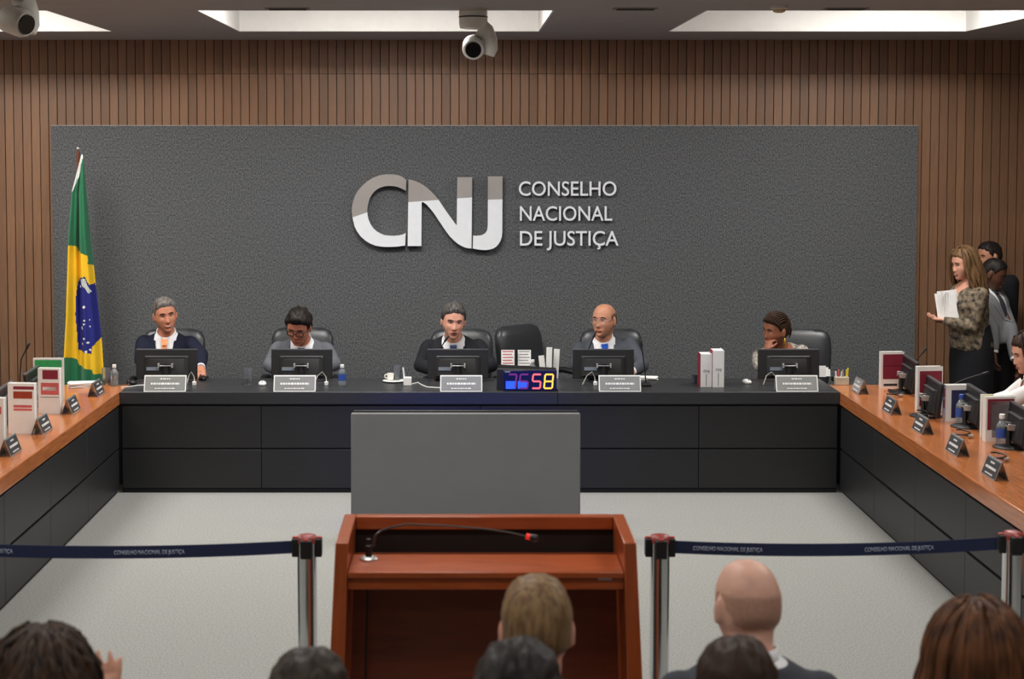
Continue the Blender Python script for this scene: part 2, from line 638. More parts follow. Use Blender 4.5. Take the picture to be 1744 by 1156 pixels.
# ------------------------------------------------------------------ lectern
LW = .52
LYB, LYF = 6.27, 5.81       # far and near side of the top rim
LZ = 1.125
t = thing('lectern', 'reddish wooden lectern with recessed shelf and open back', 'lectern', (P(826, 905, Y=6.05).x, 6.05, 0))
yb, yf = LYB - 6.05, LYF - 6.05
for sx in (-1, 1):
    th0, th1 = .044, .066
    xo0, xo1 = LW, LW + .055
    q = lambda x, y, z: (sx * x, y, z)
    vs_ = [q(xo0, yf, LZ), q(xo0 - th0, yf, LZ), q(xo1 - th1, yf - .03, 0), q(xo1, yf - .03, 0),
           q(xo0, yb, LZ), q(xo0 - th0, yb, LZ), q(xo1 - th1, yb + .02, 0), q(xo1, yb + .02, 0)]
    obj('side_panel', MB().add(vs_, [(0, 1, 2, 3), (7, 6, 5, 4), (0, 4, 5, 1), (3, 2, 6, 7), (0, 3, 7, 4), (1, 5, 6, 2)]), M_woodz, t, bevel=.004)
iw = LW - .044
obj('back_rail', MB().box(-iw, iw, yb - .045, yb, LZ - .05, LZ), M_woodx, t, bevel=.004)
obj('back_board', MB().box(-iw - .01, iw + .01, yb - .012, yb + .008, 0.02, LZ - .05), mat('lectern_slot_shade', S(40, 22, 14), rough=.7), t)  # shadow in the slot under the rail, put into the board's dark colour
obj('shelf', MB().box(-iw - .002, iw + .002, yf + .0, 6.07 - 6.05, 1.0, 1.022), M_woodx, t, bevel=.004)
obj('apron', MB().box(-iw - .004, iw + .004, yf + .022, yf + .042, .955, 1.0), M_woodx, t, bevel=.002)
obj('lower_back_panel', MB().box(-iw - .03, iw + .03, yb - .10, yb - .085, .03, 1.0), mat('lectern_inside_shade', S(104, 44, 16), rough=.4, var=.15, scale=7, stretch=(1, 6, 6)), t)  # darkened copy of the lectern wood paints the shade inside the cavity
obj('plinth', MB().box(-iw - .02, iw + .02, yf + .02, yb - .03, .0, .03), M_woodx, t)
bd = P(1030, 984, Y=LYF + .02)
obj('name_badge', MB().box(-.024, .024, -.004, 0, -.007, .007), M_alu, t, loc=bd - Vector(t.location), bevel=.003)
# cable hanging inside the lectern
pc = P(625, 1000, Y=6.0) - Vector(t.location)
obj('cable', MB().tube([(pc.x, .02, 1.0), (pc.x - .004, .03, .8), (pc.x - .012, .02, .5), (pc.x - .01, .03, .05)], .004, 8), M_plastic, t, smooth=True)
# gooseneck microphone on the lectern shelf
mp_ = P(628, 953, Z=1.022)
t = thing('gooseneck_microphone', 'long thin gooseneck microphone with red ring lying over the lectern shelf', 'microphone', mp_)
obj('base', MB().lathe([(.032, 0), (.032, .006), (.026, .012), (.012, .014)], n=20), M_alu, t, smooth=True)
obj('socket', MB().lathe([(.012, .012), (.013, .05), (.008, .055), (.008, .075)], n=14), M_plastic, t, smooth=True)
YM = mp_.y
pts = [P(x, y, Y=YM + dy) - mp_ for x, y, dy in ((636, 930, 0), (639, 912, 0), (650, 903, 0), (670, 897, 0), (693, 892.5, -.01), (760, 895, -.02), (830, 901, -.04), (865, 906, -.05), (897, 913, -.06))]
obj('neck', MB().tube([(.012, 0, .05)] + pts, [.007, .0055, .005, .0045, .004, .0035, .0035, .0035, .0035, .0035], 8), mat('gunmetal', S(70, 66, 64), rough=.3, metal=.6), t, smooth=True)
e = pts[-1]
dv = (pts[-1] - pts[-2]).normalized()
obj('red_ring', MB().tube([e - dv * .002, e + dv * .012], .011, 12), mat('red_ring_light', S(214, 40, 30), emit=.6), t, smooth=True)
obj('capsule', MB().tube([e + dv * .012, e + dv * .02, e + dv * .036, e + dv * .042], [.011, .0135, .0135, .007], 12), M_plastic, t, smooth=True)

# ------------------------------------------------------------------ queue posts and belts
POST_Y = 6.50
PT_Z = 0.995


def queue_post(x, y, label, arms):
    t = thing('barrier_post', label, 'barrier post', (x, y, 0), 0, 'chrome belt barrier posts')
    obj('base', MB().lathe([(.16, 0), (.165, .008), (.155, .016), (.06, .03), (.038, .034)], n=32), M_chrome, t, smooth=True)
    obj('pole', MB().lathe([(.038, .03), (.038, PT_Z - .03)], n=28), M_chrome, t, smooth=True)
    obj('top_cap', MB().lathe([(.040, PT_Z - .03), (.040, PT_Z - .012), (.034, PT_Z - .004), (.02, PT_Z)], n=28), mat('cap_red', S(140, 58, 52), rough=.35), t, smooth=True)
    for ang in (0, 1, 2, 3):
        M = Matrix.Rotation(ang * PI / 2 + arms, 4, 'Z')
        c = obj('belt_clip', MB().box(.030, .058, -.022, .022, PT_Z - .085, PT_Z - .014, M=M), M_plastic, t, bevel=.004)
        obj('clip_button', MB().box(.040, .056, -.008, .008, PT_Z - .014, PT_Z - .009, M=M), M_red, c)
    return t


pl = P(523, 917, Y=POST_Y)
pr = P(1124, 917, Y=POST_Y)
pf = P(1725, 912, Y=POST_Y + .06)
pll = Vector((-2.08, POST_Y - .02, 0))
queue_post(pl.x, POST_Y, 'chrome barrier post on the flag side of the lectern', .0)
queue_post(pr.x, POST_Y, 'chrome barrier post between the lectern and the bald man', .0)
queue_post(pf.x, POST_Y + .06, 'chrome barrier post in front of the long-haired woman', .0)
queue_post(pll.x, pll.y, 'chrome barrier post at the far flag end of the belt', .0)


def belt(a, b, label, texts):
    """hanging belt with a slight sag; texts: fractions along the belt where lettering is centred"""
    a, b = Vector(a), Vector(b)
    t = thing('barrier_belt', label, 'belt', (a + b) / 2)
    o_ = (a + b) / 2
    n, hb = 24, .0245
    d = b - a
    mb = MB()
    top, bot = [], []
    nn = Vector((-d.y, d.x, 0)).normalized() * .0015
    sag = lambda u: -.018 * 4 * u * (1 - u)
    R = []
    for i in range(n + 1):
        u = i / n
        p = a + d * u - o_ + Vector((0, 0, sag(u)))
        R.append([p + nn + Vector((0, 0, hb)), p - nn + Vector((0, 0, hb)), p - nn - Vector((0, 0, hb)), p + nn - Vector((0, 0, hb))])
    mb.rings(R)
    obj('band', mb, M_navy, t, smooth=True)
    ang = math.atan2(d.y, d.x)
    for u in texts:
        wt = .272
        me = text_mesh('CONSELHO NACIONAL DE JUSTIÇA', wt, .016, .0006, bold=.004)
        p = a + d * u - o_ + Vector((0, 0, sag(u)))
        u0 = wt / 2 / d.length
        sl = math.atan2(sag(min(1, u + u0)) - sag(max(0, u - u0)), wt)
        me.transform(Matrix.Translation(p) @ Matrix.Rotation(ang, 4, 'Z') @ Matrix.Rotation(-sl, 4, 'Y') @ Matrix.Translation((-wt / 2, -.0022, -.008)) @ Matrix.Rotation(PI / 2, 4, 'X'))
        obj('lettering', me, M_belttext, t)
    return t


bz = P(520, 940, Y=POST_Y).z
zl = P(0, 942, Y=POST_Y).z


def frac(a, b, px):
    X = P(px, 938, Y=POST_Y).x
    return (X - a[0]) / (b[0] - a[0])


A, B = (pll.x + .06, pll.y, PT_Z - .05), (pl.x - .06, POST_Y, PT_Z - .05)
belt(A, B, 'navy blue barrier belt on the flag side with white council lettering', [frac(A, B, 255), frac(A, B, -36)])
A, B = (pr.x + .06, POST_Y, PT_Z - .05), (pf.x - .06, POST_Y + .06, PT_Z - .05)
belt(A, B, 'navy blue barrier belt above the bald man with white council lettering', [frac(A, B, 1240), frac(A, B, 1536)])

# ------------------------------------------------------------------ flag
FY = 13.95
top = P(133, 253, Y=FY)
t = thing('flag', 'draped green yellow and blue national flag on a brown pole', 'flag', (top.x - .02, FY, 0))
fo = Vector(t.location)
obj('base', MB().lathe([(.16, 0), (.16, .02), (.1, .035), (.03, .05), (.03, .08)], n=24), M_woodz, t, smooth=True)
obj('pole', MB().tube([(-.01, .0, .05), Vector((top.x - fo.x, 0, top.z - .02))], .0125, 14), mat('pole_brown', S(112, 58, 32), rough=.4), t, smooth=True)
obj('finial', MB().ball(Vector((top.x - fo.x, 0, top.z)), .017), M_alu, t, smooth='all')


def fl(cx, cy):
    return (90 + cx / 2.569, 230 + cy / 2.569)


Lp = [(128, 85), (105, 190), (92, 245), (88, 330), (82, 470), (77, 640), (72, 800), (66, 900), (62, 980), (60, 1120), (60, 1400)]
Rp = [(133, 85), (140, 150), (149, 250), (158, 350), (165, 430), (180, 560), (190, 660), (200, 750), (209, 830), (217, 910), (225, 1040), (228, 1120), (230, 1400)]


def interp(poly, y):
    for (xa, ya), (xb, yb_) in zip(poly, poly[1:]):
        if y <= yb_:
            return xa + (xb - xa) * (y - ya) / (yb_ - ya)
    return poly[-1][0]


def inpoly(x, y, poly):
    ins = False
    n = len(poly)
    for i in range(n):
        xa, ya = poly[i]
        xb, yb_ = poly[(i + 1) % n]
        if (ya > y) != (yb_ > y) and x < (xb - xa) * (y - ya) / (yb_ - ya) + xa:
            ins = not ins
    return ins


YEL = [(60, 474), (110, 485), (116, 506), (162, 525), (163, 560), (182, 570), (260, 580), (260, 1046), (186, 1040), (180, 1022), (118, 1003), (111, 977), (60, 963)]
BLU = [(114, 640), (122, 624), (150, 616), (170, 652), (186, 645), (198, 700), (212, 850), (213, 885), (182, 920), (178, 952), (115, 936), (112, 880), (105, 780), (108, 690)]
BAND = [(122, 632), (148, 622), (176, 680), (168, 690), (138, 652)]
STARS = [(148, 747, 6), (150, 806, 5), (172, 803, 4), (148, 822, 6), (136, 841, 7), (173, 832, 5), (150, 884, 6), (164, 902, 6), (139, 909, 6), (172, 933, 6), (158, 941, 6), (125, 660, 6)]
HEM = [(133, 80), (134, 100), (118, 180), (92, 250), (80, 250), (118, 80)]
nu, nv = 46, 300
mb = MB()
grid = []
yv = np.concatenate([np.linspace(85, 1060, nv), np.linspace(1080, 1300, 12)])
for y in yv:
    xl, xr = interp(Lp, y), interp(Rp, y)
    row = []
    for i in range(nu + 1):
        u = i / nu
        px, py = fl(xl + (xr - xl) * u, y)
        k = min(1, (y - 85) / 350)
        dep = FY - .02 - .05 * k * (math.sin(u * 9.5 + .6 + .0012 * y) * .8 + .35 * math.sin(u * 23 + 1.2) + .3) - .03 * k
        q = P(px, py, Y=FY)
        row.append(Vector((q.x, dep, q.z)) - fo)
    grid.append(row)
W_ = nu + 1
vs_ = [p for r in grid for p in r]
fs, ms = [], []
for j in range(len(yv) - 1):
    yc = (yv[j] + yv[j + 1]) / 2
    xl, xr = interp(Lp, yc), interp(Rp, yc)
    for i in range(nu):
        xc = xl + (xr - xl) * (i + .5) / nu
        m = 0
        if inpoly(xc, yc, YEL):
            m = 1
            if inpoly(xc, yc, BLU):
                m = 2
                if any((xc - sx) ** 2 + (yc - sy) ** 2 < (r * .85) ** 2 for sx, sy, r in STARS):
                    m = 3
                if inpoly(xc, yc, BAND):
                    m = 3 if ((int(xc * .4) + int(yc * .35)) % 3) else 0
        elif inpoly(xc, yc, HEM):
            m = 3
        fs.append((j * W_ + i, j * W_ + i + 1, (j + 1) * W_ + i + 1, (j + 1) * W_ + i))
        ms.append(m)
mb.v, mb.f, mb.m = vs_, fs, ms
flag_m = [mat('flag_green', S(14, 104, 66), rough=.75, var=.1, scale=8, sheen=.2), mat('flag_yellow', S(232, 186, 26), rough=.75, var=.05, scale=8),
          mat('flag_blue', S(24, 30, 120), rough=.75, var=.08, scale=8), mat('flag_white', S(226, 226, 222), rough=.75)]
o = obj('cloth', mb, flag_m, t, smooth='all', normals=False)
sm = o.modifiers.new('thickness', 'SOLIDIFY')
sm.thickness = .003

# ------------------------------------------------------------------ ceiling cameras and fittings


def ptz(loc, yaw, label):
    t = thing('dome_camera', label, 'camera', loc, yaw, 'white ceiling cameras')
    obj('mount', MB().lathe([(.088, 0), (.088, -.012), (.092, -.016), (.092, -.10), (.085, -.125), (.05, -.132)], n=28), M_camw, t, smooth=True)
    obj('mount_ring', MB().lathe([(.0935, -.050), (.0945, -.053), (.0935, -.058)], n=28), M_plastic, t, smooth=True)
    obj('fork', MB().tube([(.04, 0, -.12), (.085, 0, -.15), (.11, 0, -.20), (.112, 0, -.26), (.10, 0, -.30)], [.05, .045, .038, .038, .03], 14, flat=1.25), M_camw, t, smooth=True)
    hd = obj('head', MB().tube([(.0, .07, -.225), (.0, .05, -.232), (.0, -.06, -.262), (.0, -.085, -.268)], [.05, .07, .072, .062], 20), M_camw, t, smooth=True)
    obj('lens', MB().tube([(.0, -.080, -.267), (.0, -.094, -.271)], [.054, .050], 20), M_lens, hd, smooth=True)
    return t


c = P(806, 14, Y=11.05)
ptz((c.x, 11.05, CEIL_Z), .0, 'white pan-tilt ceiling camera over the middle light well')
c = P(14, 2, Y=10.9)
ptz((P(24, 10, Y=8.7).x, 8.7, CEIL_Z), 1.0, 'white pan-tilt ceiling camera above the flag side, turned inwards')
c = P(1327, 15, Z=CEIL_Z - .02)
t = thing('smoke_detector', 'small cream smoke detector on the ceiling', 'smoke detector', (c.x, c.y, CEIL_Z))
obj('base', MB().lathe([(.055, 0), (.055, -.018), (.05, -.022)], n=24), M_camw, t, smooth=True)
obj('sensor', MB().lathe([(.04, -.022), (.038, -.038), (.02, -.045)], n=24), mat('detector_cream', S(196, 178, 140), rough=.5), t, smooth=True)
for px, lab in ((490, 'thin ceiling air slot over the flag side'), (1082, 'thin ceiling air slot near the middle camera'), (1440, 'thin ceiling air slot over the standing people side')):
    c = P(px, 14.5, Z=CEIL_Z)
    t = thing('air_slot', lab, 'air vent', (c.x, c.y, CEIL_Z))
    obj('frame', MB().box(-.14, .14, -.07, .07, -.006, 0), mat('vent_grey', S(120, 117, 115), rough=.7), t, bevel=.002)
    obj('opening', MB().box(-.12, .12, -.05, .05, -.009, -.006), M_gap, t)

# ================================================================== props


def on_desk(px, py):
    return P(px, py, Z=DZ)


def bars(lines, z_to_xyz, mats, name, parent):
    """illegible lines of print as thin raised dashes; lines: (z, x0, x1, height)"""
    mb = MB()
    for (z, x0, x1, h) in lines:
        x = x0
        k = 0
        while x < x1 - .004:
            L = min(x1 - x, .010 + .012 * ((k * 7 + int(z * 997)) % 5) / 4)
            mb.prism([z_to_xyz(x, z), z_to_xyz(x + L, z), z_to_xyz(x + L, z + h), z_to_xyz(x, z + h)], z_to_xyz(0, 0, .0006) - z_to_xyz(0, 0))
            x += L + .004
            k += 1
    o = obj(name, mb, mats, parent)
    o['kind'] = 'stuff'
    return o


# ---- monitors (one prototype; copies share meshes)
def make_monitor():
    t = thing('monitor', 'x', 'monitor')
    W, Hh, z0 = .228, .222, .022
    R = Matrix.Translation((0, 0, z0)) @ Matrix.Rotation(math.radians(-6), 4, 'X')
    obj('casing', MB().box(-W, W, -.012, .012, 0, Hh, M=R), M_plastic, t, bevel=.005)
    obj('back_bulge', MB().add([R @ Vector(v) for v in [(-.17, -.012, .01), (.17, -.012, .01), (.17, -.012, .175), (-.17, -.012, .175),
                                                      (-.13, -.04, .02), (.13, -.04, .02), (.13, -.03, .15), (-.13, -.03, .15)]],
                             [(0, 1, 2, 3), (4, 7, 6, 5), (0, 4, 5, 1), (1, 5, 6, 2), (2, 6, 7, 3), (3, 7, 4, 0)]), M_plastic, t, bevel=.006)
    obj('top_bezel', MB().box(-W - .001, W + .001, -.0135, .0135, Hh - .012, Hh + .001, M=R), M_plasticd, t, bevel=.003)
    obj('vent_bar', MB().box(-.145, .145, -.0335, -.010, .158, .167, M=R), M_plasticd, t, bevel=.002)
    hg = obj('hinge', MB().box(-.05, .05, -.074, -.05, .094, .100, M=R), M_alu, t, bevel=.002)
    for sx in (-1, 1):
        obj('hinge_lug', MB().box(sx * .05 - .006, sx * .05 + .006, -.076, -.032, .080, .116, M=R), M_alu, hg, bevel=.002)
    obj('rating_sticker', MB().box(-.145, -.05, -.0425, -.038, .062, .088, M=R), mat('sticker_grey', S(110, 118, 128), rough=.6), t)
    obj('neck', MB().tube([(0, -.045, .012), (0, -.05, .06), (0, -.045, .14)], [.03, .026, .022], 10, flat=.5), M_plastic, t, smooth=True)
    obj('base', MB().lathe([(.105, 0), (.105, .006), (.09, .012), (.03, .016)], c=(0, -.03, 0), n=28), M_plastic, t, smooth=True)
    obj('screen', MB().box(-W + .012, W - .012, .012, .0135, .014, Hh - .014, M=R), mat('monitor_screen', S(90, 110, 150), emit=.35, var=.3, scale=6), t)
    return t


MON = make_monitor()
mon_used = [False]


def monitor(loc, rz, label, group):
    t = copy_tree(MON) if mon_used[0] else MON
    mon_used[0] = True
    t.location = loc
    t.rotation_euler = (0, 0, rz)
    tag(t, label, 'monitor', group)
    return t


MY = 12.62
who = ['man in the navy suit', 'man with black glasses looking down', 'man speaking in the middle', 'bald man in grey with a blue tie', 'woman resting her chin']
for (px, w) in zip((284, 514, 780, 1027.5, 1343), who):
    monitor((P(px, 640, Y=MY).x, MY, DZ), 0, 'black monitor seen from behind, before the %s' % w, 'monitors on the bench')


# ---- name plates
def nameplate(loc, rz, w, h, face, label, group, lines, frame=M_alu):
    t = thing('name_plate', label, 'name plate', loc, rz, group)
    lean = .38 * h
    q = lambda x, z, off=0.0: Vector((x, lean * z / h - off, z + off * .3))
    th = .0025
    obj('front_leaf', MB().prism([q(-w / 2, 0), q(w / 2, 0), q(w / 2, h), q(-w / 2, h)], (0, th, 0)), frame, t)
    obj('back_leaf', MB().prism([Vector((-w / 2, 2 * lean, 0)), Vector((w / 2, 2 * lean, 0)), Vector((w / 2, lean + th, h)), Vector((-w / 2, lean + th, h))], (0, th, 0)), frame, t)
    b = .008
    obj('insert', MB().prism([q(-w / 2 + b, b, .0008), q(w / 2 - b, b, .0008), q(w / 2 - b, h - b, .0008), q(-w / 2 + b, h - b, .0008)], (0, -.001, 0)), face, t)
    ll = [(h * f, -w * hw_, w * hw_, h * hh) for f, hw_, hh in lines]
    bars(ll, lambda x, z, o_=0.0: q(x, z, .0021 + o_), M_lettergrey, 'print', t)
    return t


NPL = [(.74, .12, .07), (.42, .34, .12), (.16, .24, .06)]
for px, w in zip((280.5, 501.5, 785.5, 1056, 1358), who):
    nameplate((P(px, 665, Y=YD + .012).x, YD + .012, DZ), 0, .302, .112, M_plate, 'framed name plate on the bench before the %s' % w, 'name plates on the bench', NPL, M_white)
SPL = [(.72, .14, .09), (.42, .36, .13), (.15, .26, .07)]
for k, (px, py) in enumerate(((1476, 668), (1525, 702), (1577, 735), (1632, 772), (1715, 812))):
    p = on_desk(px, py)
    nameplate((BX1 + .10, p.y, DZ), -PI / 2, .235, .10, M_platedark if k else M_greyprint,
              'small dark tent name plate on the standing people side desk, %s from the bench' % ['first', 'second', 'third', 'fourth', 'fifth'][k], 'name plates on the side desks', SPL)
for k, (px, py) in enumerate(((150, 672), (117, 701), (68, 735), (10, 772))):
    p = on_desk(px, py)
    nameplate((BX0 - .10, p.y, DZ), PI / 2, .235, .10, M_platedark,
              'small dark tent name plate on the flag side desk, %s from the bench' % ['first', 'second', 'third', 'fourth'][k], 'name plates on the side desks', SPL)


# ---- books
def book(loc, rz, w, h, th, label, panels, group=None, cover=M_white, tilt=0.0):
    """upright book: front cover faces local -Y, spine on the local -X edge; panels: (x0,x1,z0,z1,mat) as fractions"""
    t = thing('book', label, 'book', loc, rz, group)
    R = Matrix.Rotation(tilt, 4, 'X')
    c = .003
    obj('front_cover', MB().box(0, w, 0, c, 0, h, M=R), cover, t)
    obj('back_cover', MB().box(0, w, th - c, th, 0, h, M=R), cover, t)
    sp = obj('spine', MB().box(-c, 0, 0, th, 0, h, M=R), cover, t)
    obj('pages', MB().box(0.001, w - .006, c, th - c, .005, h - .005, M=R), M_paper, t)
    for (x0, x1, z0, z1, m) in panels:
        if x0 < 0:
            obj('spine_print', MB().box(-c - .0008, -c, th * .25, th * .75, z0 * h, z1 * h, M=R), m, sp)
        else:
            obj('cover_print', MB().box(x0 * w, x1 * w, -.0009, 0, z0 * h, z1 * h, M=R), m, t)
    return t


def spine_book(px0, px1, ptop, pbase, label):
    p = on_desk((px0 + px1) / 2, pbase)
    w = P(px1, pbase, Y=p.y).x - P(px0, pbase, Y=p.y).x
    h = P(px0, ptop, Y=p.y).z - DZ
    t = thing('book', label, 'book', p)
    c = .003
    obj('spine', MB().box(-w / 2, w / 2, 0, c, 0, h), M_white, t, bevel=.001)
    obj('front_cover', MB().box(-w / 2, -w / 2 + c, c, .17, 0, h), M_maroon, t)
    obj('back_cover', MB().box(w / 2 - c, w / 2, c, .17, 0, h), M_white, t)
    obj('pages', MB().box(-w / 2 + c, w / 2 - c, c, .165, .004, h - .004), M_paper, t)
    me = text_mesh('CNJ', w * .5, .017, .0006)
    me.transform(Matrix.Translation((-w * .25, -.0006, h * .45)) @ Matrix.Rotation(PI / 2, 4, 'X'))
    obj('spine_print', me, M_ink, t)
    obj('spine_band', MB().box(-.003, .003, -.0006, 0, h * .04, h * .40), M_greyprint, t)


spine_book(1193, 1212.5, 603, 659, 'shorter thick white book standing on the bench, spine forward')
spine_book(1213.5, 1233, 597, 659.5, 'taller thick white book standing on the bench, spine forward')

GB = 'upright books on the side desks'
p = on_desk(1501, 661)
book(p, .12, .17, .265, .045, 'upright white and maroon book nearest the bench on the standing people side', [(.06, .98, .25, .93, M_maroon), (.1, .9, .60, .62, M_redbrown), (.1, .7, .06, .12, M_ink)], GB)
p = on_desk(1563, 701)
book(p, .12, .17, .30, .045, 'upright white book with plain maroon cover, second from the bench', [(.06, .96, .12, .90, M_maroon)], GB)
p = on_desk(1611, 718)
book(p, .12, .17, .235, .055, 'upright white book with red spine print and navy cover', [(.2, .95, .1, .86, mat('navy_cover', S(46, 48, 84), rough=.5)), (-1, 0, .35, .6, M_pink), (-1, 0, .65, .9, M_pink)], GB)
p = on_desk(1679, 752)
book(p, .12, .18, .268, .05, 'upright white book with maroon border and silver picture by the seated woman', [(.04, .96, .26, .95, M_maroon), (.11, .96, .22, .90, M_white), (.2, .94, .1, .82, M_greyprint)], GB)
p = on_desk(1672, 745)
book((p.x, p.y, DZ), .05, .07, .26, .03, 'narrow black book with a yellow top band', [(.0, 1, .84, 1, M_yellow), (0, 1, 0, .84, M_ink)], GB)
p = on_desk(66, 704)
book(p, -.10, .145, .30, .05, 'upright white book with rose print and maroon head band', [(.2, .92, .76, .96, M_maroon), (.12, .95, .42, .68, M_pink), (.1, .95, .36, .37, M_ink), (.2, .85, .51, .59, M_paper)], GB)
p = on_desk(15, 738)
book(p, -.10, .165, .31, .05, 'upright white book with rust title block by the flag side edge', [(.2, .92, .70, .84, M_redbrown), (.2, .98, .88, .94, M_maroon), (.2, .9, .52, .57, M_pink), (.2, .9, .46, .50, M_pink)], GB)
p = on_desk(-40, 768)
book(p, -.10, .165, .31, .05, 'upright white book cut by the picture edge beside the name plate', [(.2, .92, .70, .84, M_pink)], GB)
p = on_desk(58, 681)
book(p, .0, .205, .29, .03, 'tall white book with green, yellow and blue cover near the flag', [(.04, .95, .55, .96, M_green), (.6, .95, .46, .55, M_yellow), (.6, .95, .04, .46, M_blue)], GB)

# ---- side monitors
GM = 'monitors on the side desks'
for k, (dx, y_) in enumerate(((.48, 12.08), (.35, 11.00), (.50, 10.59), (.54, 9.86))):
    monitor((BX1 + dx, y_, DZ), -PI / 2 - .06, 'dark monitor seen edge-on, %s from the bench on the standing people side desk' % ['first', 'second', 'third', 'fourth'][k], GM)
for k, (x_, y_) in enumerate(((-2.91, 11.47), (-2.89, 10.73))):
    monitor((x_, y_, DZ), PI / 2 + .06, 'dark monitor seen edge-on, %s from the bench on the flag side desk' % ['first', 'second'][k], GM)


# ---- bottles, tumblers, cups
def bottle(loc, label, h=.155, lbl=M_lbl, capm=M_white):
    t = thing('water_bottle', label, 'bottle', loc, 0, 'small water bottles')
    k = h / .155
    obj('body', MB().lathe([(.002, .001), (.026, .001), (.029, .006), (.029, .04), (.027, .05), (.029, .06), (.029, .092), (.026, .108), (.014, .128), (.011, .132), (.011, .14)], n=20).__class__() if False else
        MB().lathe([(r * k, z * k) for r, z in [(.022, 0), (.029, .006), (.029, .04), (.027, .05), (.029, .06), (.029, .092), (.026, .108), (.014, .128), (.011, .132), (.011, .142)]], n=20), M_bottle, t, smooth=True)
    obj('cap', MB().lathe([(.0145 * k, .136 * k), (.0145 * k, .156 * k), (.012 * k, .158 * k)], n=16), capm, t, smooth=True)
    if lbl:
        obj('label_band', MB().lathe([(.0297 * k, .042 * k), (.0297 * k, .088 * k)], n=20, cap=False), lbl, t, smooth=True)
    return t


def tumbler(loc, label, h=.125, r=.032):
    t = thing('tumbler', label, 'glass', loc, 0, 'drinking glasses on the bench')
    obj('glass', MB().rings([[Vector((a * math.cos(2 * PI * i / 24), a * math.sin(2 * PI * i / 24), z)) for i in range(24)] for a, z in
                             [(.001, 0), (r * .82, 0), (r * .85, .004), (r, h), (r - .002, h), (r * .80, .012), (.001, .012)]], cap=False), M_glass, t, smooth=True)
    obj('water', MB().lathe([(r * .79, .0125), (r * .85, h * .38)], n=24), M_bottle, t, smooth=True)


bottle(on_desk(583, 657), 'small water bottle with blue label on the bench', .155)
bottle(on_desk(195, 657), 'small clear water bottle beside the papers by the flag', .155, None)
bottle(P(907, 655, Y=12.72) * 1 + Vector((0, 0, 0)) if False else (P(907, 655, Y=12.72).x, 12.72, DZ), 'white capped water bottle behind the countdown clock', .15)
bottle(on_desk(1637, 723), 'water bottle with blue cap and label before the navy book', .19, M_lbl, M_lbl)
bottle(on_desk(1706, 759), 'water bottle with white cap before the bordered book', .185, M_lbl)
tumbler(on_desk(181, 655), 'drinking glass beside the bottle by the flag', .125)
tumbler(on_desk(423, 655), 'drinking glass standing beside the man with black glasses')
tumbler(on_desk(676, 648), 'drinking glass on the white saucer tray', .118)
p = on_desk(671, 650)
t = thing('saucer', 'oval white porcelain saucer under glass and cup', 'saucer', (p.x, p.y, DZ))
obj('dish', MB().lathe([(.05, 0), (.055, .003), (.085, .009), (.085, .011), (.054, .006), (.001, .005)], n=28), M_porc, t, smooth=True)
p = on_desk(665, 649)
t = thing('coffee_cup', 'small white coffee cup on the saucer', 'cup', (p.x, p.y + .01, DZ + .0085))
obj('bowl', MB().lathe([(.018, 0), (.024, .008), (.028, .05), (.0265, .05), (.022, .01), (.001, .008)], n=20), M_porc, t, smooth=True)
obj('handle', MB().tube([(-.027, 0, .042), (-.043, 0, .036), (-.042, 0, .018), (-.025, 0, .013)], .004, 8), M_porc, t, smooth=True)
p = on_desk(694, 656)
t = thing('sugar_holder', 'white square sugar holder with a tall paper stick', 'holder', (p.x, p.y, DZ))
obj('box', MB().box(-.03, .03, -.025, .025, 0, .062), M_porc, t, bevel=.004)
obj('paper_stick', MB().box(-.022, -.010, -.006, .004, .06, .135, M=Matrix.Rotation(-.12, 4, 'Y')), M_paper, t)
t = thing('cable', 'white cable trailing over the bench beside the middle monitor', 'cable', on_desk(720, 656))
o_ = Vector(t.location)
obj('wire', MB().tube([on_desk(x, y) - o_ + Vector((0, 0, .004)) for x, y in ((700, 655), (712, 652), (718, 656), (728, 660), (748, 661), (760, 661))], .004, 8), M_white, t, smooth=True)
t = thing('cable', 'pale cable along the bench edge by the navy suit man', 'cable', on_desk(225, 659))
o_ = Vector(t.location)
obj('wire', MB().tube([on_desk(x, y) - o_ + Vector((0, 0, .004)) for x, y in ((206, 660), (220, 659.5), (234, 657), (246, 656.5))], .0035, 8), M_white, t, smooth=True)


# ---- computer mice and small things
def mouse(loc, rz, m, label):
    t = thing('computer_mouse', label, 'mouse', loc, rz, 'computer mice')
    obj('shell', MB().ball((0, 0, .012), (.03, .052, .022), n=16, m=10), m, t, smooth='all')
    obj('wheel', MB().ball((0, -.03, .029), (.004, .009, .006)), M_plasticd, t, smooth='all')


mouse(on_desk(226, 654), .4, M_plastic, 'black mouse beside the clear bottle')
mouse(on_desk(447, 656), .1, M_white, 'white mouse by the sleeve of the man with glasses')
mouse(on_desk(1272, 653), .3, M_white, 'white mouse beside the resting woman')
mouse((P(345, 636, Y=12.72).x, 12.72, DZ), .3, M_plastic, 'black mouse under the hand of the navy suit man')
p = on_desk(1183, 652)
t = thing('black_cup', 'small dark cup beside the two white books', 'cup', p)
obj('cup', MB().lathe([(.018, 0), (.02, .002), (.022, .06), (.020, .06), (.018, .008), (.001, .006)], n=18), M_platedark, t, smooth=True)
p = on_desk(1433, 655)
t = thing('pen_holder', 'clear pen holder with white and yellow pens', 'pen holder', p)
obj('cup', MB().rings([[Vector((a, b, z)) for a, b in ((-.05, -.03), (.05, -.03), (.05, .03), (-.05, .03))] for z in (0, .06)]), mat('holder_clear', S(214, 206, 186), rough=.3, trans=.3), t, bevel=.004)
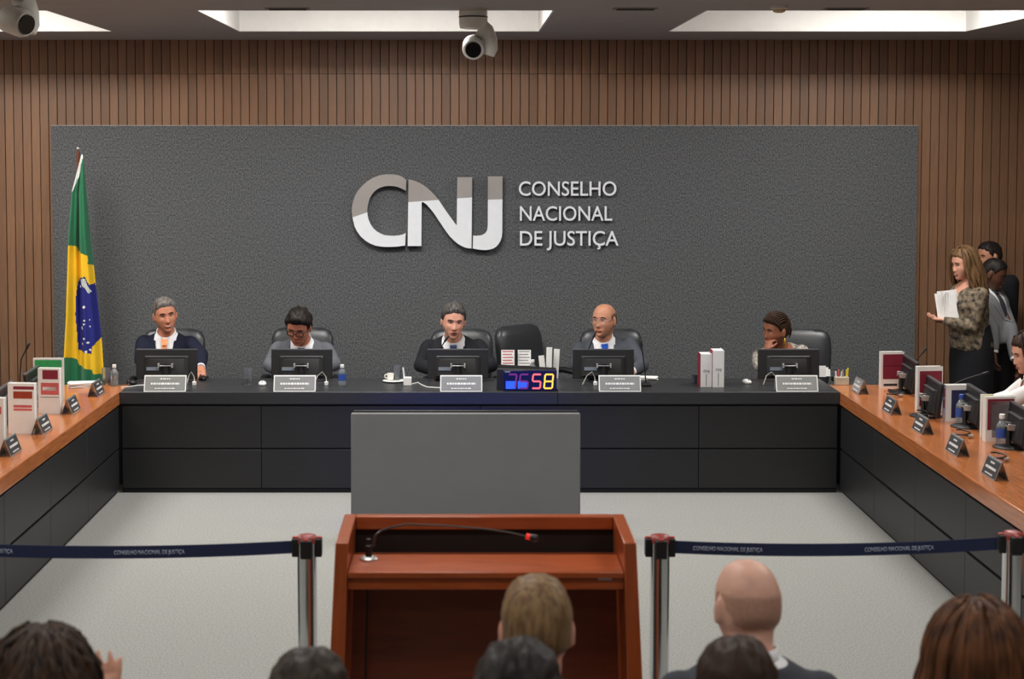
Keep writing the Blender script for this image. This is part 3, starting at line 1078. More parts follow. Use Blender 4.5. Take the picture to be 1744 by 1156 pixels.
for k, (x, m) in enumerate(((-.04, M_white), (-.022, M_pink), (-.004, M_white), (.012, M_greyprint), (.036, M_yellow), (.042, M_yellow))):
    obj('pen', MB().tube([(x, 0, .05), (x + .004 * (k % 3 - 1), -.005, .10 + .012 * (k % 2) + (.012 if m is M_yellow else 0))], .006, 8), m, t, smooth=True)


def papers(loc, rz, w, d, n, label, name='paper_stack'):
    t = thing(name, label, 'papers', loc, rz)
    r = random.Random(n + int(w * 1000))
    for k in range(n):
        M = Matrix.Rotation(r.uniform(-.25, .25), 4, 'Z')
        obj('sheet', MB().box(-w / 2, w / 2, -d / 2, d / 2, .004 * k, .004 * k + .003, M=M), M_paper, t)


papers(on_desk(146, 657) + Vector((0, -.04, 0)), .3, .23, .12, 9, 'loose stack of white papers before the flag')
papers((P(1100, 648, Y=12.78).x, 12.78, DZ), -.1, .17, .12, 4, 'white papers beside the man with the blue tie')
p = on_desk(22, 664)
papers((BX0 - .66, p.y, DZ), .1, .20, .16, 3, 'flat white papers on the flag side desk')
t = thing('note_sheets', 'crumpled white note sheets beside the resting woman', 'papers', (P(1402, 644, Y=12.85).x, 12.85, DZ))
for k, (rx, ry) in enumerate(((.5, .3), (.9, -.35), (1.15, .1))):
    obj('sheet', MB().box(-.045, .045, -.002, .002, 0, .085 - .015 * k, M=Matrix.Translation((.02 * (k - 1), .02 * k, .004)) @ Matrix.Rotation(-.3 * rx, 4, 'X') @ Matrix.Rotation(ry, 4, 'Z')), M_paper, t)

# ---- countdown clock
cy = YD + .03
a, b = P(857, 664, Y=cy), P(948, 664, Y=cy)
w, h = (b.x - a.x), P(857, 630, Y=cy).z - DZ
t = thing('countdown_clock', 'black countdown clock showing glowing digits 58 on the bench', 'clock', (a.x + w / 2, cy, DZ))
obj('case', MB().add([(-w / 2 - .045, .05, 0), (w / 2, .0, 0), (w / 2, .14, 0), (-w / 2 - .045, .14, 0), (-w / 2 - .045, .06, h), (w / 2, .004, h), (w / 2, .10, h + .004), (-w / 2 - .03, .10, h + .03)],
                     [(3, 2, 1, 0), (4, 5, 6, 7), (0, 1, 5, 4), (1, 2, 6, 5), (2, 3, 7, 6), (3, 0, 4, 7)]), M_plastic, t, bevel=.004)
obj('display', MB().box(-w / 2, w / 2, -.006, .004, .002, h - .002), mat('clock_face', S(22, 22, 60), rough=.25, var=.2), t, bevel=.003)
gl = obj('reflection_patch', MB().box(-w / 2 + .018, -w / 2 + .09, -.0075, -.006, .018, .074), mat('clock_blue_reflection', S(40, 84, 235), emit=.9), t)  # blue screen reflection painted as glowing patches on the clock face
obj('reflection_patch', MB().box(-w / 2 + .104, -w / 2 + .175, -.0075, -.006, .018, .074), MATS['clock_blue_reflection'], t)
obj('brand_strip', MB().box(-w / 2 + .012, -w / 2 + .05, -.0072, -.006, h - .017, h - .008), M_greyprint, t)
SEG = {'a': (0, 1, 1, 1), 'g': (0, .5, 1, .5), 'd': (0, 0, 1, 0), 'f': (0, .5, 0, 1), 'b': (1, .5, 1, 1), 'e': (0, 0, 0, .5), 'c': (1, 0, 1, .5)}
for x0, segs, m in ((-w / 2 + .03, 'abc', mat('digit_dim', S(110, 40, 120), emit=.5)), (-w / 2 + .115, 'afgcd', MATS['digit_dim']),
                    (P(906, 650, Y=cy).x - t.location.x, 'afgcd', mat('digit_red', S(255, 92, 96), emit=1.3)), (P(926.5, 650, Y=cy).x - t.location.x, 'abcdefg', mat('digit_orange', S(255, 176, 60), emit=1.4))):
    dg_ = bpy.data.objects.new('digit', None)
    C.objects.link(dg_)
    dg_.parent = t
    dw, dh, th = .058, .10, .0062
    for s_ in segs:
        xa, za, xb, zb = SEG[s_]
        cx0, cx1 = x0 + xa * dw + .008 * za, x0 + xb * dw + .008 * zb
        za, zb = .022 + za * dh, .022 + zb * dh
        mb = MB()
        if za == zb:
            mb.prism([(cx0 + .004, -.0085, za - th), (cx1 - .004, -.0085, za - th), (cx1, -.0085, za), (cx1 - .004, -.0085, za + th), (cx0 + .004, -.0085, za + th), (cx0, -.0085, za)], (0, .002, 0))
        else:
            mb.prism([(cx0, -.0085, za), (cx0 + th, -.0085, za + .005), (cx1 + th, -.0085, zb - .005), (cx1, -.0085, zb), (cx1 - th, -.0085, zb - .005), (cx0 - th, -.0085, za + .005)], (0, .002, 0))
        obj('segment', mb, m, dg_)

# ---- document holder and standing documents
dy = 12.78
a, b = P(853, 640, Y=dy), P(905, 640, Y=dy)
t = thing('document_holder', 'black stand holding two printed sheets behind the countdown clock', 'document holder', ((a.x + b.x) / 2, dy, DZ))
zt = P(853, 596, Y=dy).z - DZ
obj('stand', MB().box(-.115, .115, -.02, .05, 0, .10), M_plastic, t, bevel=.004)
obj('divider', MB().box(-.008, .008, -.012, .0, .09, zt + .004), M_plastic, t)
for sx in (-1, 1):
    s_ = obj('sheet', MB().box(-.05, .05, -.003, 0, 0, zt - .09, M=Matrix.Translation((sx * .062, 0, .09)) @ Matrix.Rotation(-.12, 4, 'X')), M_paper, t)
    for k in range(5):
        obj('print_line', MB().box(-.04, .04 - .01 * (k % 2), -.0042, -.003, .025 + k * .022, .032 + k * .022, M=Matrix.Translation((sx * .062, 0, .09)) @ Matrix.Rotation(-.12, 4, 'X')), M_pink if sx < 0 else M_greyprint, s_)
for k, (px, pt, tl) in enumerate(((926, 605, -.10), (934.5, 591, .02), (946, 594, .05))):
    y_ = 12.70 + .05 * k
    q = P(px, 640, Y=y_)
    zt = P(px, pt, Y=y_).z - DZ
    t = thing('document_folder', 'white document standing beside the clock, %s' % ['shortest of the three', 'tallest of the three', 'nearest the empty chair'][k], 'document', (q.x, y_, DZ), 0, 'standing white documents')
    R = Matrix.Rotation(tl, 4, 'Y')
    obj('cover', MB().box(-.021, .021, -.003, .0, 0, zt, M=R), M_paper, t, bevel=.001)
    obj('back_sheet', MB().box(-.021, .021, .022, .025, 0, zt - .004, M=R), M_paper, t)
    obj('pages', MB().box(-.019, .019, 0, .022, .002, zt - .008, M=R), M_paper, t)


# ---- gooseneck microphones
def gooseneck(loc, pts, label):
    t = thing('gooseneck_microphone', label, 'microphone', loc, 0, 'gooseneck microphones')
    obj('base', MB().box(-.035, .035, -.05, .05, 0, .022), M_plastic, t, bevel=.006)
    P3 = [Vector((0, 0, .02))] + [Vector(q) - Vector(loc) for q in pts]
    obj('neck', MB().tube(P3, .0045, 8), M_plastic, t, smooth=True)
    d = (P3[-1] - P3[-2]).normalized()
    obj('capsule', MB().tube([P3[-1], P3[-1] + d * .01, P3[-1] + d * .05, P3[-1] + d * .055], [.006, .009, .009, .005], 10), M_plastic, t, smooth=True)


def gneck(px, py, pix, label):
    p = on_desk(px, py)
    gooseneck(p, [P(x, y, Y=p.y) for x, y in pix], label)


gneck(1578, 668, [(1550, 640), (1556, 620), (1570, 602)], 'gooseneck microphone rising over the first maroon book')
gneck(1600, 690, [(1604, 668), (1622, 655), (1645, 645), (1672, 637)], 'low gooseneck microphone reaching towards the black skirt')
gneck(34, 690, [(34, 640), (36, 612), (44, 596)], 'gooseneck microphone against the slats on the flag side')
gneck(1100, 657, [(1099, 640), (1096, 612), (1093, 590)], 'gooseneck microphone beside the white papers')
gneck(1010, 646, [(1000, 620), (1002, 596), (1010, 576)], 'gooseneck microphone bending before the grey suit with blue tie')
p3 = P(760, 640, Y=12.7)
gooseneck((p3.x - .05, 12.74, DZ), [P(742, 620, Y=12.74), P(748, 596, Y=12.74), P(757, 582, Y=12.74)], 'gooseneck microphone before the man speaking in the middle')


# ---- chairs
def make_chair(name, leather):
    t = thing(name, 'x', 'chair')
    # local: sitter faces -Y, origin on the floor under the seat
    R = []
    for z, w, y, th in ((.50, .20, .20, .05), (.60, .235, .215, .06), (.72, .25, .225, .06), (.84, .255, .24, .06), (0.93, .25, .255, .055), (0.985, .225, .265, .045), (1.008, .17, .27, .025)):
        ring = []
        for i in range(24):
            a = 2 * PI * i / 24
            cx, sy = math.cos(a), math.sin(a)
            ring.append(Vector((w * abs(cx) ** .45 * (1 if cx > 0 else -1), y + th * abs(sy) ** .7 * (1 if sy > 0 else -1), z)))
        R.append(ring)
    obj('backrest', MB().rings(R), leather, t, smooth=True)
    obj('seat', MB().box(-.25, .25, -.25, .21, .38, .455), leather, t, bevel=.03, seg=3)
    for sx in (-1, 1):
        obj('armrest', MB().tube([(sx * .27, .18, .62), (sx * .285, .0, .64), (sx * .285, -.14, .63), (sx * .28, -.17, .60), (sx * .26, -.10, .42)], [.022, .025, .025, .022, .018], 10), M_plastic, t, smooth=True)
    obj('column', MB().lathe([(.03, .08), (.03, .38)], n=16), M_plastic, t, smooth=True)
    for k in range(5):
        a = 2 * PI * k / 5 + .3
        sp = obj('base_spoke', MB().tube([(0, 0, .10), (.28 * math.cos(a), .28 * math.sin(a), .075)], [.03, .018], 8), M_plastic, t, smooth=True)
        obj('caster', MB().ball((.28 * math.cos(a), .28 * math.sin(a), .03), (.03, .03, .03)), M_plastic, sp, smooth='all')
    return t


CH = make_chair('office_chair', M_leather)
ch_used = [False]


def chair(x, y, rz, label, group='black leather office chairs'):
    t = copy_tree(CH) if ch_used[0] else CH
    ch_used[0] = True
    t.location = (x, y, 0)
    t.rotation_euler = (0, 0, rz)
    tag(t, label, 'chair', group)
    return t


CY = 13.42
chair(P(294, 600, Y=13.6).x, CY, 0, 'black leather chair behind the man in the navy suit')
chair(P(512, 600, Y=13.6).x, CY + .1, 0, 'black leather chair hidden behind the man looking down')
chair(P(786, 600, Y=13.6).x, CY, .0, 'black leather chair behind the man speaking in the middle')
chair(P(1042, 600, Y=13.6).x, CY, 0, 'black leather chair behind the man with the blue tie')
chair(P(1356, 600, Y=13.6).x, CY, -.15, 'tall black leather chair behind the woman resting her chin')
chair(P(920, 600, Y=13.75).x, CY + .36, .75, 'empty black leather chair turned beside the standing documents')


# ---- cable tangles at the monitor feet
def tangle(px, py, r, m, label, n=14, z=.006, turns=1.6):
    p = on_desk(px, py)
    t = thing('cable_coil', label, 'cable', p, 0, 'loose cable coils on the desks')
    pts = [Vector((r * (1 - .25 * k / n) * math.cos(turns * 2 * PI * k / n), r * .8 * math.sin(turns * 2 * PI * k / n), z + .0035 * k)) for k in range(n + 1)]
    obj('wire', MB().tube(pts, .0045, 7), m, t, smooth=True)
    obj('plug', MB().box(-.016, .016, -.010, .010, 0, .016, M=Matrix.Translation(pts[0])), M_alu, t, bevel=.003)


M_paleg = mat('pale_cable', S(190, 186, 176), rough=.5)
for k, (px, py) in enumerate(((1522, 676), (1572, 712), (1640, 746), (1700, 786))):
    tangle(px, py, .05, M_plastic, 'black cable coil on the standing people side desk, %s from the bench' % ['first', 'second', 'third', 'fourth'][k])
tangle(78, 700, .05, M_plastic, 'black cable coil before the rose printed book')
for px, lab, xs in ((548, 'pale cable arching behind the plate of the man with glasses', (534, 541, 549, 555, 556)), (325, 'pale cable beside the plate of the navy suit man', (318, 321, 326, 330, 331)),
                    (1000, 'pale cable beside the plate of the blue tie man', (992, 1000, 1008, 1013, 1014)), (1310, 'pale cable beside the plate of the resting woman', (1300, 1306, 1314, 1322, 1324))):
    yy = 12.42
    p = V0 = Vector((P(px, 656, Y=yy).x, yy, DZ))
    t = thing('cable', lab, 'cable', p)
    zz = (.006, .07, .10, .06, .012)
    obj('wire', MB().tube([Vector((P(x_, 656, Y=yy).x - p.x, .02 * (k % 2), z_)) for k, (x_, z_) in enumerate(zip(xs, zz))], .0035, 7), M_paleg, t, smooth=True)
    obj('plug', MB().box(-.014, .014, -.012, .012, 0, .03, M=Matrix.Translation((P(xs[-1], 656, Y=yy).x - p.x, 0, 0))), M_white, t, bevel=.004)

# ================================================================== people
from mathutils import noise as mnoise


def skin_mat(name, col):
    return mat(name, col, rough=.48, var=.07, scale=30, spec=.35)


def hair_mat(name, col, hi=None, sc=40):
    return mat(name, col, rough=.5, var=.35, scale=sc, stretch=(1, 1, .18), bump=.5, bdist=.006, detail=4, hi=hi, spec=.18)


def cloth(name, col, var=.08, scale=120):
    return mat(name, col, rough=.85, var=var, scale=scale, bump=.08, spec=.2)


M_eyew = mat('eye_white', S(215, 208, 200), rough=.25, var=.02)
M_iris = mat('eye_iris', S(30, 22, 18), rough=.2, var=.1)
M_lip = mat('lips', S(150, 78, 68), rough=.5, var=.05)
M_lip2 = mat('lips_dark', S(112, 52, 46), rough=.5, var=.05)
M_teeth = mat('teeth', S(232, 226, 214), rough=.3, var=.02)


def ico(sub):
    bm = bmesh.new()
    bmesh.ops.create_icosphere(bm, subdivisions=sub, radius=1)
    v = np.array([x.co[:] for x in bm.verts])
    f = [tuple(q.index for q in x.verts) for x in bm.faces]
    bm.free()
    return v, f


ICO = {4: ico(4), 5: ico(5)}


def sst(a, b, x):
    t = np.clip((x - a) / (b - a), 0, 1)
    return t * t * (3 - 2 * t)


def head_base(d, jaw=1.0):
    q = 2.45
    d = d / ((np.abs(d) ** q).sum(1) ** (1 / q))[:, None]
    d[:, 2] = np.where(d[:, 2] > 0, np.clip(d[:, 2], -1, 1.0), d[:, 2])
    x, y, z = d[:, 0], d[:, 1], d[:, 2]
    low = np.clip(-z, 0, 1)
    X = np.sign(x) * np.abs(x) ** .95 * .0735 * (1 - .26 * jaw * sst(.2, 1, low)) * (1 + .03 * np.exp(-((z - .35) / .3) ** 2))
    Y = np.where(y < 0, y * .088, y * .101 * (1 - .45 * sst(.05, .9, low)))
    Y = Y - .048 * low ** 2.2
    Z = np.where(z > 0, z * .114, z * .116)
    return np.stack([X, Y, Z], 1)


def head_face(d, fem=0.0):
    p = head_base(d, 1.0 + .15 * fem)
    X, Y, Z = p[:, 0].copy(), p[:, 1].copy(), p[:, 2].copy()
    wf = sst(.05, .55, -d[:, 1])
    ax = np.abs(X)
    g = lambda v, s: np.exp(-(v / s) ** 2)
    zn = np.clip((.016 - Z) / .050, 0, 1)
    prof = np.where(Z > -.034, zn ** 1.1 * .025, .025 * np.clip((Z + .050) / .016, 0, 1))
    Y -= wf * prof * np.exp(-(X / (.0085 + .006 * zn)) ** 2)
    Y += wf * (.0085 * g(ax - .032, .015) * g(Z - .008, .011))
    Y -= wf * (.005 * g(Z - .030, .009) * g(ax - .026, .026))
    Y -= wf * (.005 * g(ax - .046, .02) * g(Z + .022, .018))
    Y -= wf * (.0065 * g(X, .022) * g(Z + .064, .011))
    Y += wf * (.004 * g(X, .03) * g(Z + .080, .007))
    Y -= wf * (.007 * g(X, .02) * g(Z + .101, .013))
    X *= 1 + .02 * g(Z + .02, .03)
    return np.stack([X, Y, Z], 1)


def az_of(p):
    return np.abs(np.arctan2(p[:, 0], -p[:, 1]))


def hairline(az, style):
    if style == 'receding':
        xs, zs = [0, .5, .95, 1.3, 1.62, 1.95, 3.2], [.084, .088, .050, -.012, .030, -.035, -.072]
    elif style == 'woman':
        xs, zs = [0, .6, 1.0, 1.3, 1.62, 1.95, 3.2], [.070, .064, .045, .0, -.02, -.06, -.09]
    else:
        xs, zs = [0, .5, .95, 1.25, 1.62, 1.95, 3.2], [.073, .072, .052, -.004, .034, -.030, -.070]
    return np.interp(az, xs, zs)


def hair_cap(style, thick, seed=0, sub=4, rough=1.0, lift=0.0, part=0.0):
    d, f = ICO[sub]
    p = head_base(d)
    az = az_of(p)
    zl = hairline(az, style)
    jag = np.array([mnoise.noise(Vector((q[0] * 90 + seed, q[1] * 90, seed * .7))) for q in p])
    k = sst(-.006, .012, p[:, 2] - zl + .007 * jag * rough)
    if style == 'fringe':
        k = k * sst(0.0, .018, np.interp(az, [0, 1.0, 1.2, 1.7, 3.2], [-.1, -.1, .052, .060, .060]) - p[:, 2])
    h = thick * (.75 + .55 * np.clip(d[:, 2], 0, 1) + lift * np.clip(d[:, 2], 0, 1) * np.clip(-d[:, 1] + .3, 0, 1))
    nz = np.array([mnoise.noise(Vector((q[0] * 70 + seed, q[1] * 26, q[2] * 40))) for q in p])
    n2 = np.array([mnoise.noise(Vector((q[0] * 150 + seed, q[1] * 60, q[2] * 90))) for q in p])
    h = h * (1 + rough * (.42 * nz + .28 * n2))
    if part:
        h = h * (1 - .45 * np.exp(-((p[:, 0] - part) / .006) ** 2) * sst(.06, .1, p[:, 2]))
    off = h * k - .011 * (1 - k)
    return p + d * off[:, None], f


def remesh(mb, voxel, it=4, fac=.5):
    me = mb.mesh('tmp')
    fix_normals(me)
    o = bpy.data.objects.new('tmp', me)
    C.objects.link(o)
    r = o.modifiers.new('r', 'REMESH')
    r.mode, r.voxel_size = 'VOXEL', voxel
    if it:
        s_ = o.modifiers.new('s', 'SMOOTH')
        s_.iterations, s_.factor = it, fac
    dg = bpy.context.evaluated_depsgraph_get()
    m2 = bpy.data.meshes.new_from_object(o.evaluated_get(dg))
    bpy.data.objects.remove(o)
    bpy.data.meshes.remove(me)
    m2.materials.clear()
    return m2


def smooth_rim(bm, it=14):
    rim = {}
    for e in bm.edges:
        if len(e.link_faces) == 1:
            a, b = e.verts
            rim.setdefault(a, []).append(b)
            rim.setdefault(b, []).append(a)
    for _ in range(it):
        new = {v: v.co * .4 + sum((n.co for n in nb), Vector()) / len(nb) * .6 for v, nb in rim.items()}
        for v, c in new.items():
            v.co = c


def bvh_of(me):
    return BVHTree.FromPolygons([v.co.copy() for v in me.vertices], [tuple(p.vertices) for p in me.polygons])


def hand(mb, wrist, d, n, thumb, curl=.5, sc=1.0, spread=.15):
    """palm, four fingers and a thumb; d forward, n out of the palm, thumb = +1/-1 side"""
    d = d.normalized()
    n = (n - d * n.dot(d)).normalized()
    s_ = d.cross(n).normalized() * thumb
    mb.tube([wrist - d * .03 * sc, wrist, wrist + d * .03 * sc, wrist + d * .065 * sc, wrist + d * .092 * sc], [.026 * sc, .027 * sc, .038 * sc, .042 * sc, .038 * sc], 14, flat=.42, up=s_)
    for k, (o_, L) in enumerate(((.030, .072), (.010, .080), (-.011, .074), (-.030, .058))):
        p = wrist + d * .084 * sc + s_ * o_ * sc
        dd = (d + s_ * spread * (1.5 - k)).normalized()
        pts, rr = [p - dd * .012 * sc, p], [.0095 * sc, .0098 * sc]
        ang = 0
        for j, fr in enumerate((.45, .31, .24)):
            ang += curl * (.55, .8, .6)[j] * (1 + .12 * k)
            v = dd * math.cos(ang) + n * math.sin(ang)
            p = p + v * L * fr * sc
            pts.append(p)
            rr.append((.0092, .0084, .0068)[j] * sc)
        mb.tube(pts, rr, 8)
    p = wrist + d * .022 * sc + s_ * .026 * sc
    t1 = (d * .70 + s_ * .65 + n * .35).normalized()
    t2 = (d * .90 + s_ * .20 + n * .45).normalized()
    mb.tube([p - t1 * .01, p, p + t1 * .036 * sc, p + t1 * .036 * sc + t2 * .030 * sc, p + t1 * .036 * sc + t2 * .050 * sc], [.014 * sc, .014 * sc, .0115 * sc, .010 * sc, .007 * sc], 8)


RINGS = [(-.12, .12, .10), (-.04, .165, .13), (.0, .172, .135), (.12, .17, .132), (.3, .158, .122), (.5, .166, .124), (.68, .184, .126), (.78, .19, .118), (.86, .172, .102), (.915, .138, .086), (.955, .104, .075), (1.0, .066, .063)]


class Body:
    def __init__(s, hip, N, twist=0.0, girth=1.0, sw=.178):
        s.hip, s.N, s.sw, s.g = Vector(hip), Vector(N), sw, girth
        s.L = (s.N - s.hip).length
        s.up = (s.N - s.hip).normalized()
        r = Vector((math.cos(twist), math.sin(twist), 0))
        s.right = (r - s.up * r.dot(s.up)).normalized()
        s.fwd = s.right.cross(s.up)

    def T(s, t, x=0.0, f=0.0):
        return s.hip + s.up * (s.L * t) + s.right * x + s.fwd * f

    def torso(s, mb, inf=0.0, t0=-1, t1=2, belly=0.0, fem=0.0):
        R = []
        for t, rx, ry in RINGS:
            if t < t0 - 1e-6 or t > t1 + 1e-6:
                continue
            rx, ry = rx * s.g, ry * s.g
            if fem:
                rx *= 1 - .10 * math.exp(-((t - .32) / .15) ** 2) * fem - .06 * fem * (t > .6)
            fo = .012 * math.sin(max(0, min(1, t)) * PI) + belly * math.exp(-((t - .25) / .25) ** 2)
            if fem:
                fo += .016 * math.exp(-((t - .66) / .09) ** 2)
            rx += inf
            ry += inf
            R.append([s.T(t, rx * abs(math.cos(a)) ** .85 * (1 if math.cos(a) > 0 else -1), fo + ry * abs(math.sin(a)) ** .85 * (1 if math.sin(a) > 0 else -1))
                      for a in [2 * PI * i / 28 for i in range(28)]])
        mb.rings(R)

    def shoulder(s, side):
        return s.T(.835, side * s.sw)

    def coords(s, v):
        r = v - s.hip
        return r.dot(s.up) / s.L, r.dot(s.right), r.dot(s.fwd)


def arm_pts(sh, el, wr):
    return [sh, sh.lerp(el, .33), sh.lerp(el, .7), el, el.lerp(wr, .35), el.lerp(wr, .75), wr]


HIDE_V = dict(tv=.50, w=.078)


def surf(bvh, body, t, x, off):
    o = body.T(t, x, .6)
    h = bvh.ray_cast(o, -body.fwd)
    if h[0] is None:
        return None
    return h[0] + body.fwd * off


def strip(bvh, body, rows, off, mats, name, root, th=.003):
    """thin solid ribbon laid on a surface; rows: (t, xL, xR)"""
    a = []
    for t, xl, xr in rows:
        p, q = surf(bvh, body, t, xl, off), surf(bvh, body, t, xr, off)
        if p is None or q is None:
            continue
        m = surf(bvh, body, t, (xl + xr) / 2, off) or (p + q) / 2
        a.append((p, m, q))
    if len(a) < 2:
        return None
    R = [[p, m, q, q - body.fwd * (th + off), m - body.fwd * (th + off), p - body.fwd * (th + off)] for p, m, q in a]
    return obj(name, MB().rings(R), mats, root, smooth=True)


def wpix(px, py, Y):
    return P(px, py, Y=Y)


def person(label, hip_w, rz, head_w, yaw=0, pitch=0, roll=0, hs=1.0, fem=0.0, skin=None, hair=None, arms=None, outfit=None,
           seated=True, sw=.178, girth=1.0, twist=0.0, voxel=.0055, smile=0, glasses=None, eyes=True, group=None, neck=(0, .045, -.136), belly=.01, mouth_open=0, legs=True):
    """hip_w / head_w: world points of the pelvis and of the head's centre; arms: list of (side, elbow_w, wrist_w, hand_dir_w, palm_n_w, curl)"""
    base = Vector((hip_w[0], hip_w[1], 0))
    root = thing('person', label, 'person', base, rz, group)
    Mi = (Matrix.Translation(base) @ Matrix.Rotation(rz, 4, 'Z')).inverted()
    M3 = Mi.to_3x3()
    hip = Mi @ Vector(hip_w)
    Hc = Mi @ Vector(head_w)
    N = Hc + Vector(neck) * hs
    B = Body(hip, N, twist, girth, sw)
    Rh = (Matrix.Rotation(yaw, 4, 'Z') @ Matrix.Rotation(pitch, 4, 'X') @ Matrix.Rotation(roll, 4, 'Y'))
    HM = Matrix.Translation(Hc) @ Rh @ Matrix.Scale(hs, 4)
    # ---- body, one continuous surface
    mb = MB()
    B.torso(mb, 0.0, fem=fem, belly=belly)
    d, f = ICO[5]
    hp = head_face(d, fem)
    mb.add([HM @ Vector(q) for q in hp], f)
    for sx in (-1, 1):
        E = HM @ Matrix.Translation((sx * .079, .010, -.006)) @ Matrix.Rotation(sx * .35, 4, 'Z') @ Matrix.Rotation(-.12, 4, 'X')
        mb.ball((0, 0, 0), (.0095, .020, .033), M=E, n=14, m=10)
        mb.ball((0, 0, 0), (.0085, .013, .014), M=E @ Matrix.Translation((0, -.004, -.022)), n=10, m=8)
    nb = HM @ Vector((0, .020, -.055))
    mb.tube([B.T(.90), B.T(1.0), (B.T(1.0) + nb) / 2 + B.fwd * -.004, nb, HM @ Vector((0, .012, -.02))], [.075 * hs, .063 * hs * (1 - .1 * fem), .056 * hs * (1 - .12 * fem), .058 * hs * (1 - .12 * fem), .05 * hs], 18)
    sl = []
    arms = arms or []
    A = []
    for side, el, wr, hd, pn, curl in arms:
        sh, el, wr = B.shoulder(side), Mi @ Vector(el), Mi @ Vector(wr)
        hd, pn = M3 @ Vector(hd), M3 @ Vector(pn)
        A.append((side, sh, el, wr, hd, pn, curl))
        k = 1 - .14 * fem
        mb.tube(arm_pts(sh, el, wr), [.058 * k, .052 * k, .046 * k, .041 * k, .042 * k, .034 * k, .026 * k], 14)
        mb.ball(sh, .060 * k)
        mb.ball(el, .042 * k)
        n_ = pn
        dd = hd.normalized()
        tside = 1 if (dd.cross(n_ - dd * n_.dot(dd))).dot(B.right * -side) > 0 else -1
        hand(mb, wr, hd, pn, tside, curl, sc=1.0 - .1 * fem)
    lg = []
    for sx in (-1, 1):
        if seated:
            h0, kn = hip + Vector((sx * .085, .0, -.01)), hip + Vector((sx * .12, -.42, -.03))
            an = Vector((sx * .12, kn.y + .03, .09))
        else:
            h0, kn = hip + Vector((sx * .085, 0, -.02)), Vector((sx * .085, hip.y - .01, .50))
            an = Vector((sx * .085, hip.y + .01, .09))
        lg.append((h0, kn, an))
        mb.tube([h0, h0.lerp(kn, .5), kn, kn.lerp(an, .35), an, an - Vector((0, 0, .04))], [.082, .074, .055, .054, .038, .036], 12)
        mb.ball(kn, .055)
        mb.tube([an + Vector((0, .03, -.05)), an + Vector((0, -.05, -.055)), an + Vector((0, -.17, -.066))], [.034, .038, .022], 10)
    me = remesh(mb, voxel, 3, .4)
    body = obj('body', me, skin, root, smooth='all', normals=False)
    hb = bvh_of(me)

    def face(x, z, off=0.0):
        o_ = HM @ Vector((x, -.3, z))
        dv = (Rh @ Vector((0, 1, 0))).normalized()
        h = hb.ray_cast(o_, dv)
        p_ = h[0] if h[0] is not None else HM @ Vector((x, -.09, z))
        return p_ - dv * off

    if eyes:
        for sx in (-1, 1):
            c = face(sx * .0315, .008, -.0075 * hs)
            E = Matrix.Translation(c) @ Rh @ Matrix.Scale(hs, 4)
            vm = MB().ball((0, 0, 0), (.0135, .0105, .0062 if pitch < .3 else .0035), n=16, m=10)
            e = obj('eye', MB().add([E @ Vector(v) for v in vm.v], vm.f), M_eyew, root, smooth='all')
            vm = MB().ball((0, -.0065, -.001), (.0052, .0048, .0055 if pitch < .3 else .003), n=12, m=8)
            obj('iris', MB().add([E @ Vector(v) for v in vm.v], vm.f), M_iris, e, smooth='all')
            pts = [face(sx * x_, z_, .0015 * hs) for x_, z_ in ((.015, .0265), (.024, .0305), (.034, .0315), (.044, .0275), (.049, .0225))]
            obj('eyebrow', MB().tube(pts, [.0022 * hs, .0036 * hs, .0036 * hs, .003 * hs, .0014 * hs], 8), outfit.get('brow', hair[2] if hair else M_ink), root, smooth='all')
            # upper lid line
            pts = [face(sx * x_, z_, .0008 * hs) for x_, z_ in ((.020, .0098), (.026, .0138), (.033, .0146), (.040, .0125), (.045, .0088))]
            obj('eyelid', MB().tube(pts, [.0012, .0022, .0024, .0022, .0012], 6), outfit.get('lid', M_lip2), root, smooth='all')
        wm = .025 + .006 * smile
        up_, lo_ = [], []
        for i in range(9):
            u = -1 + i / 4
            zc = -.0635 + .007 * smile * u * u
            up_.append(face(u * wm, zc + (.0030 + .5 * mouth_open * .006) * (1 - u * u), .0012))
            lo_.append(face(u * wm, zc - (.0045 + mouth_open * .009) * (1 - u * u), .0012))
        obj('lip', MB().tube(up_, [.0014 + .0026 * (1 - (-1 + i / 4) ** 2) for i in range(9)], 8), outfit.get('lips', M_lip), root, smooth='all')
        obj('lip', MB().tube(lo_, [.0014 + .0034 * (1 - (-1 + i / 4) ** 2) for i in range(9)], 8), outfit.get('lips', M_lip), root, smooth='all')
        if smile > .6:
            mid = [face(u * wm * .78, -.0640 + .006 * u * u, .002) for u in (-1, -.5, 0, .5, 1)]
            obj('teeth', MB().tube(mid, [.001, .0032, .0036, .0032, .001], 8), M_teeth, root, smooth='all')
        elif mouth_open:
            mid = [face(u * wm * .7, -.0645, .0005) for u in (-1, -.5, 0, .5, 1)]
            obj('mouth', MB().tube(mid, [.001, .004, .005, .004, .001], 8), M_ink, root, smooth='all')
    if glasses:
        gmat, gr = glasses
        g = bpy.data.objects.new('glasses', None)
        C.objects.link(g)
        g.parent = root
        yg = -.108
        for sx in (-1, 1):
            ring = [HM @ Vector((sx * .033 + .0245 * math.copysign(abs(math.cos(a)) ** .7, math.cos(a)), yg + .012 * abs(sx * .033 + .0245 * math.cos(a)) / .06, .006 + .0185 * math.copysign(abs(math.sin(a)) ** .7, math.sin(a)))) for a in [2 * PI * i / 24 for i in range(25)]]
            obj('rim', MB().tube(ring, gr * hs, 6, cap=False), gmat, g, smooth='all')
            obj('temple', MB().tube([HM @ Vector((sx * .058, yg + .012, .012)), HM @ Vector((sx * .078, -.06, .014)), HM @ Vector((sx * .082, .012, .010))], gr * hs, 6), gmat, g, smooth='all')
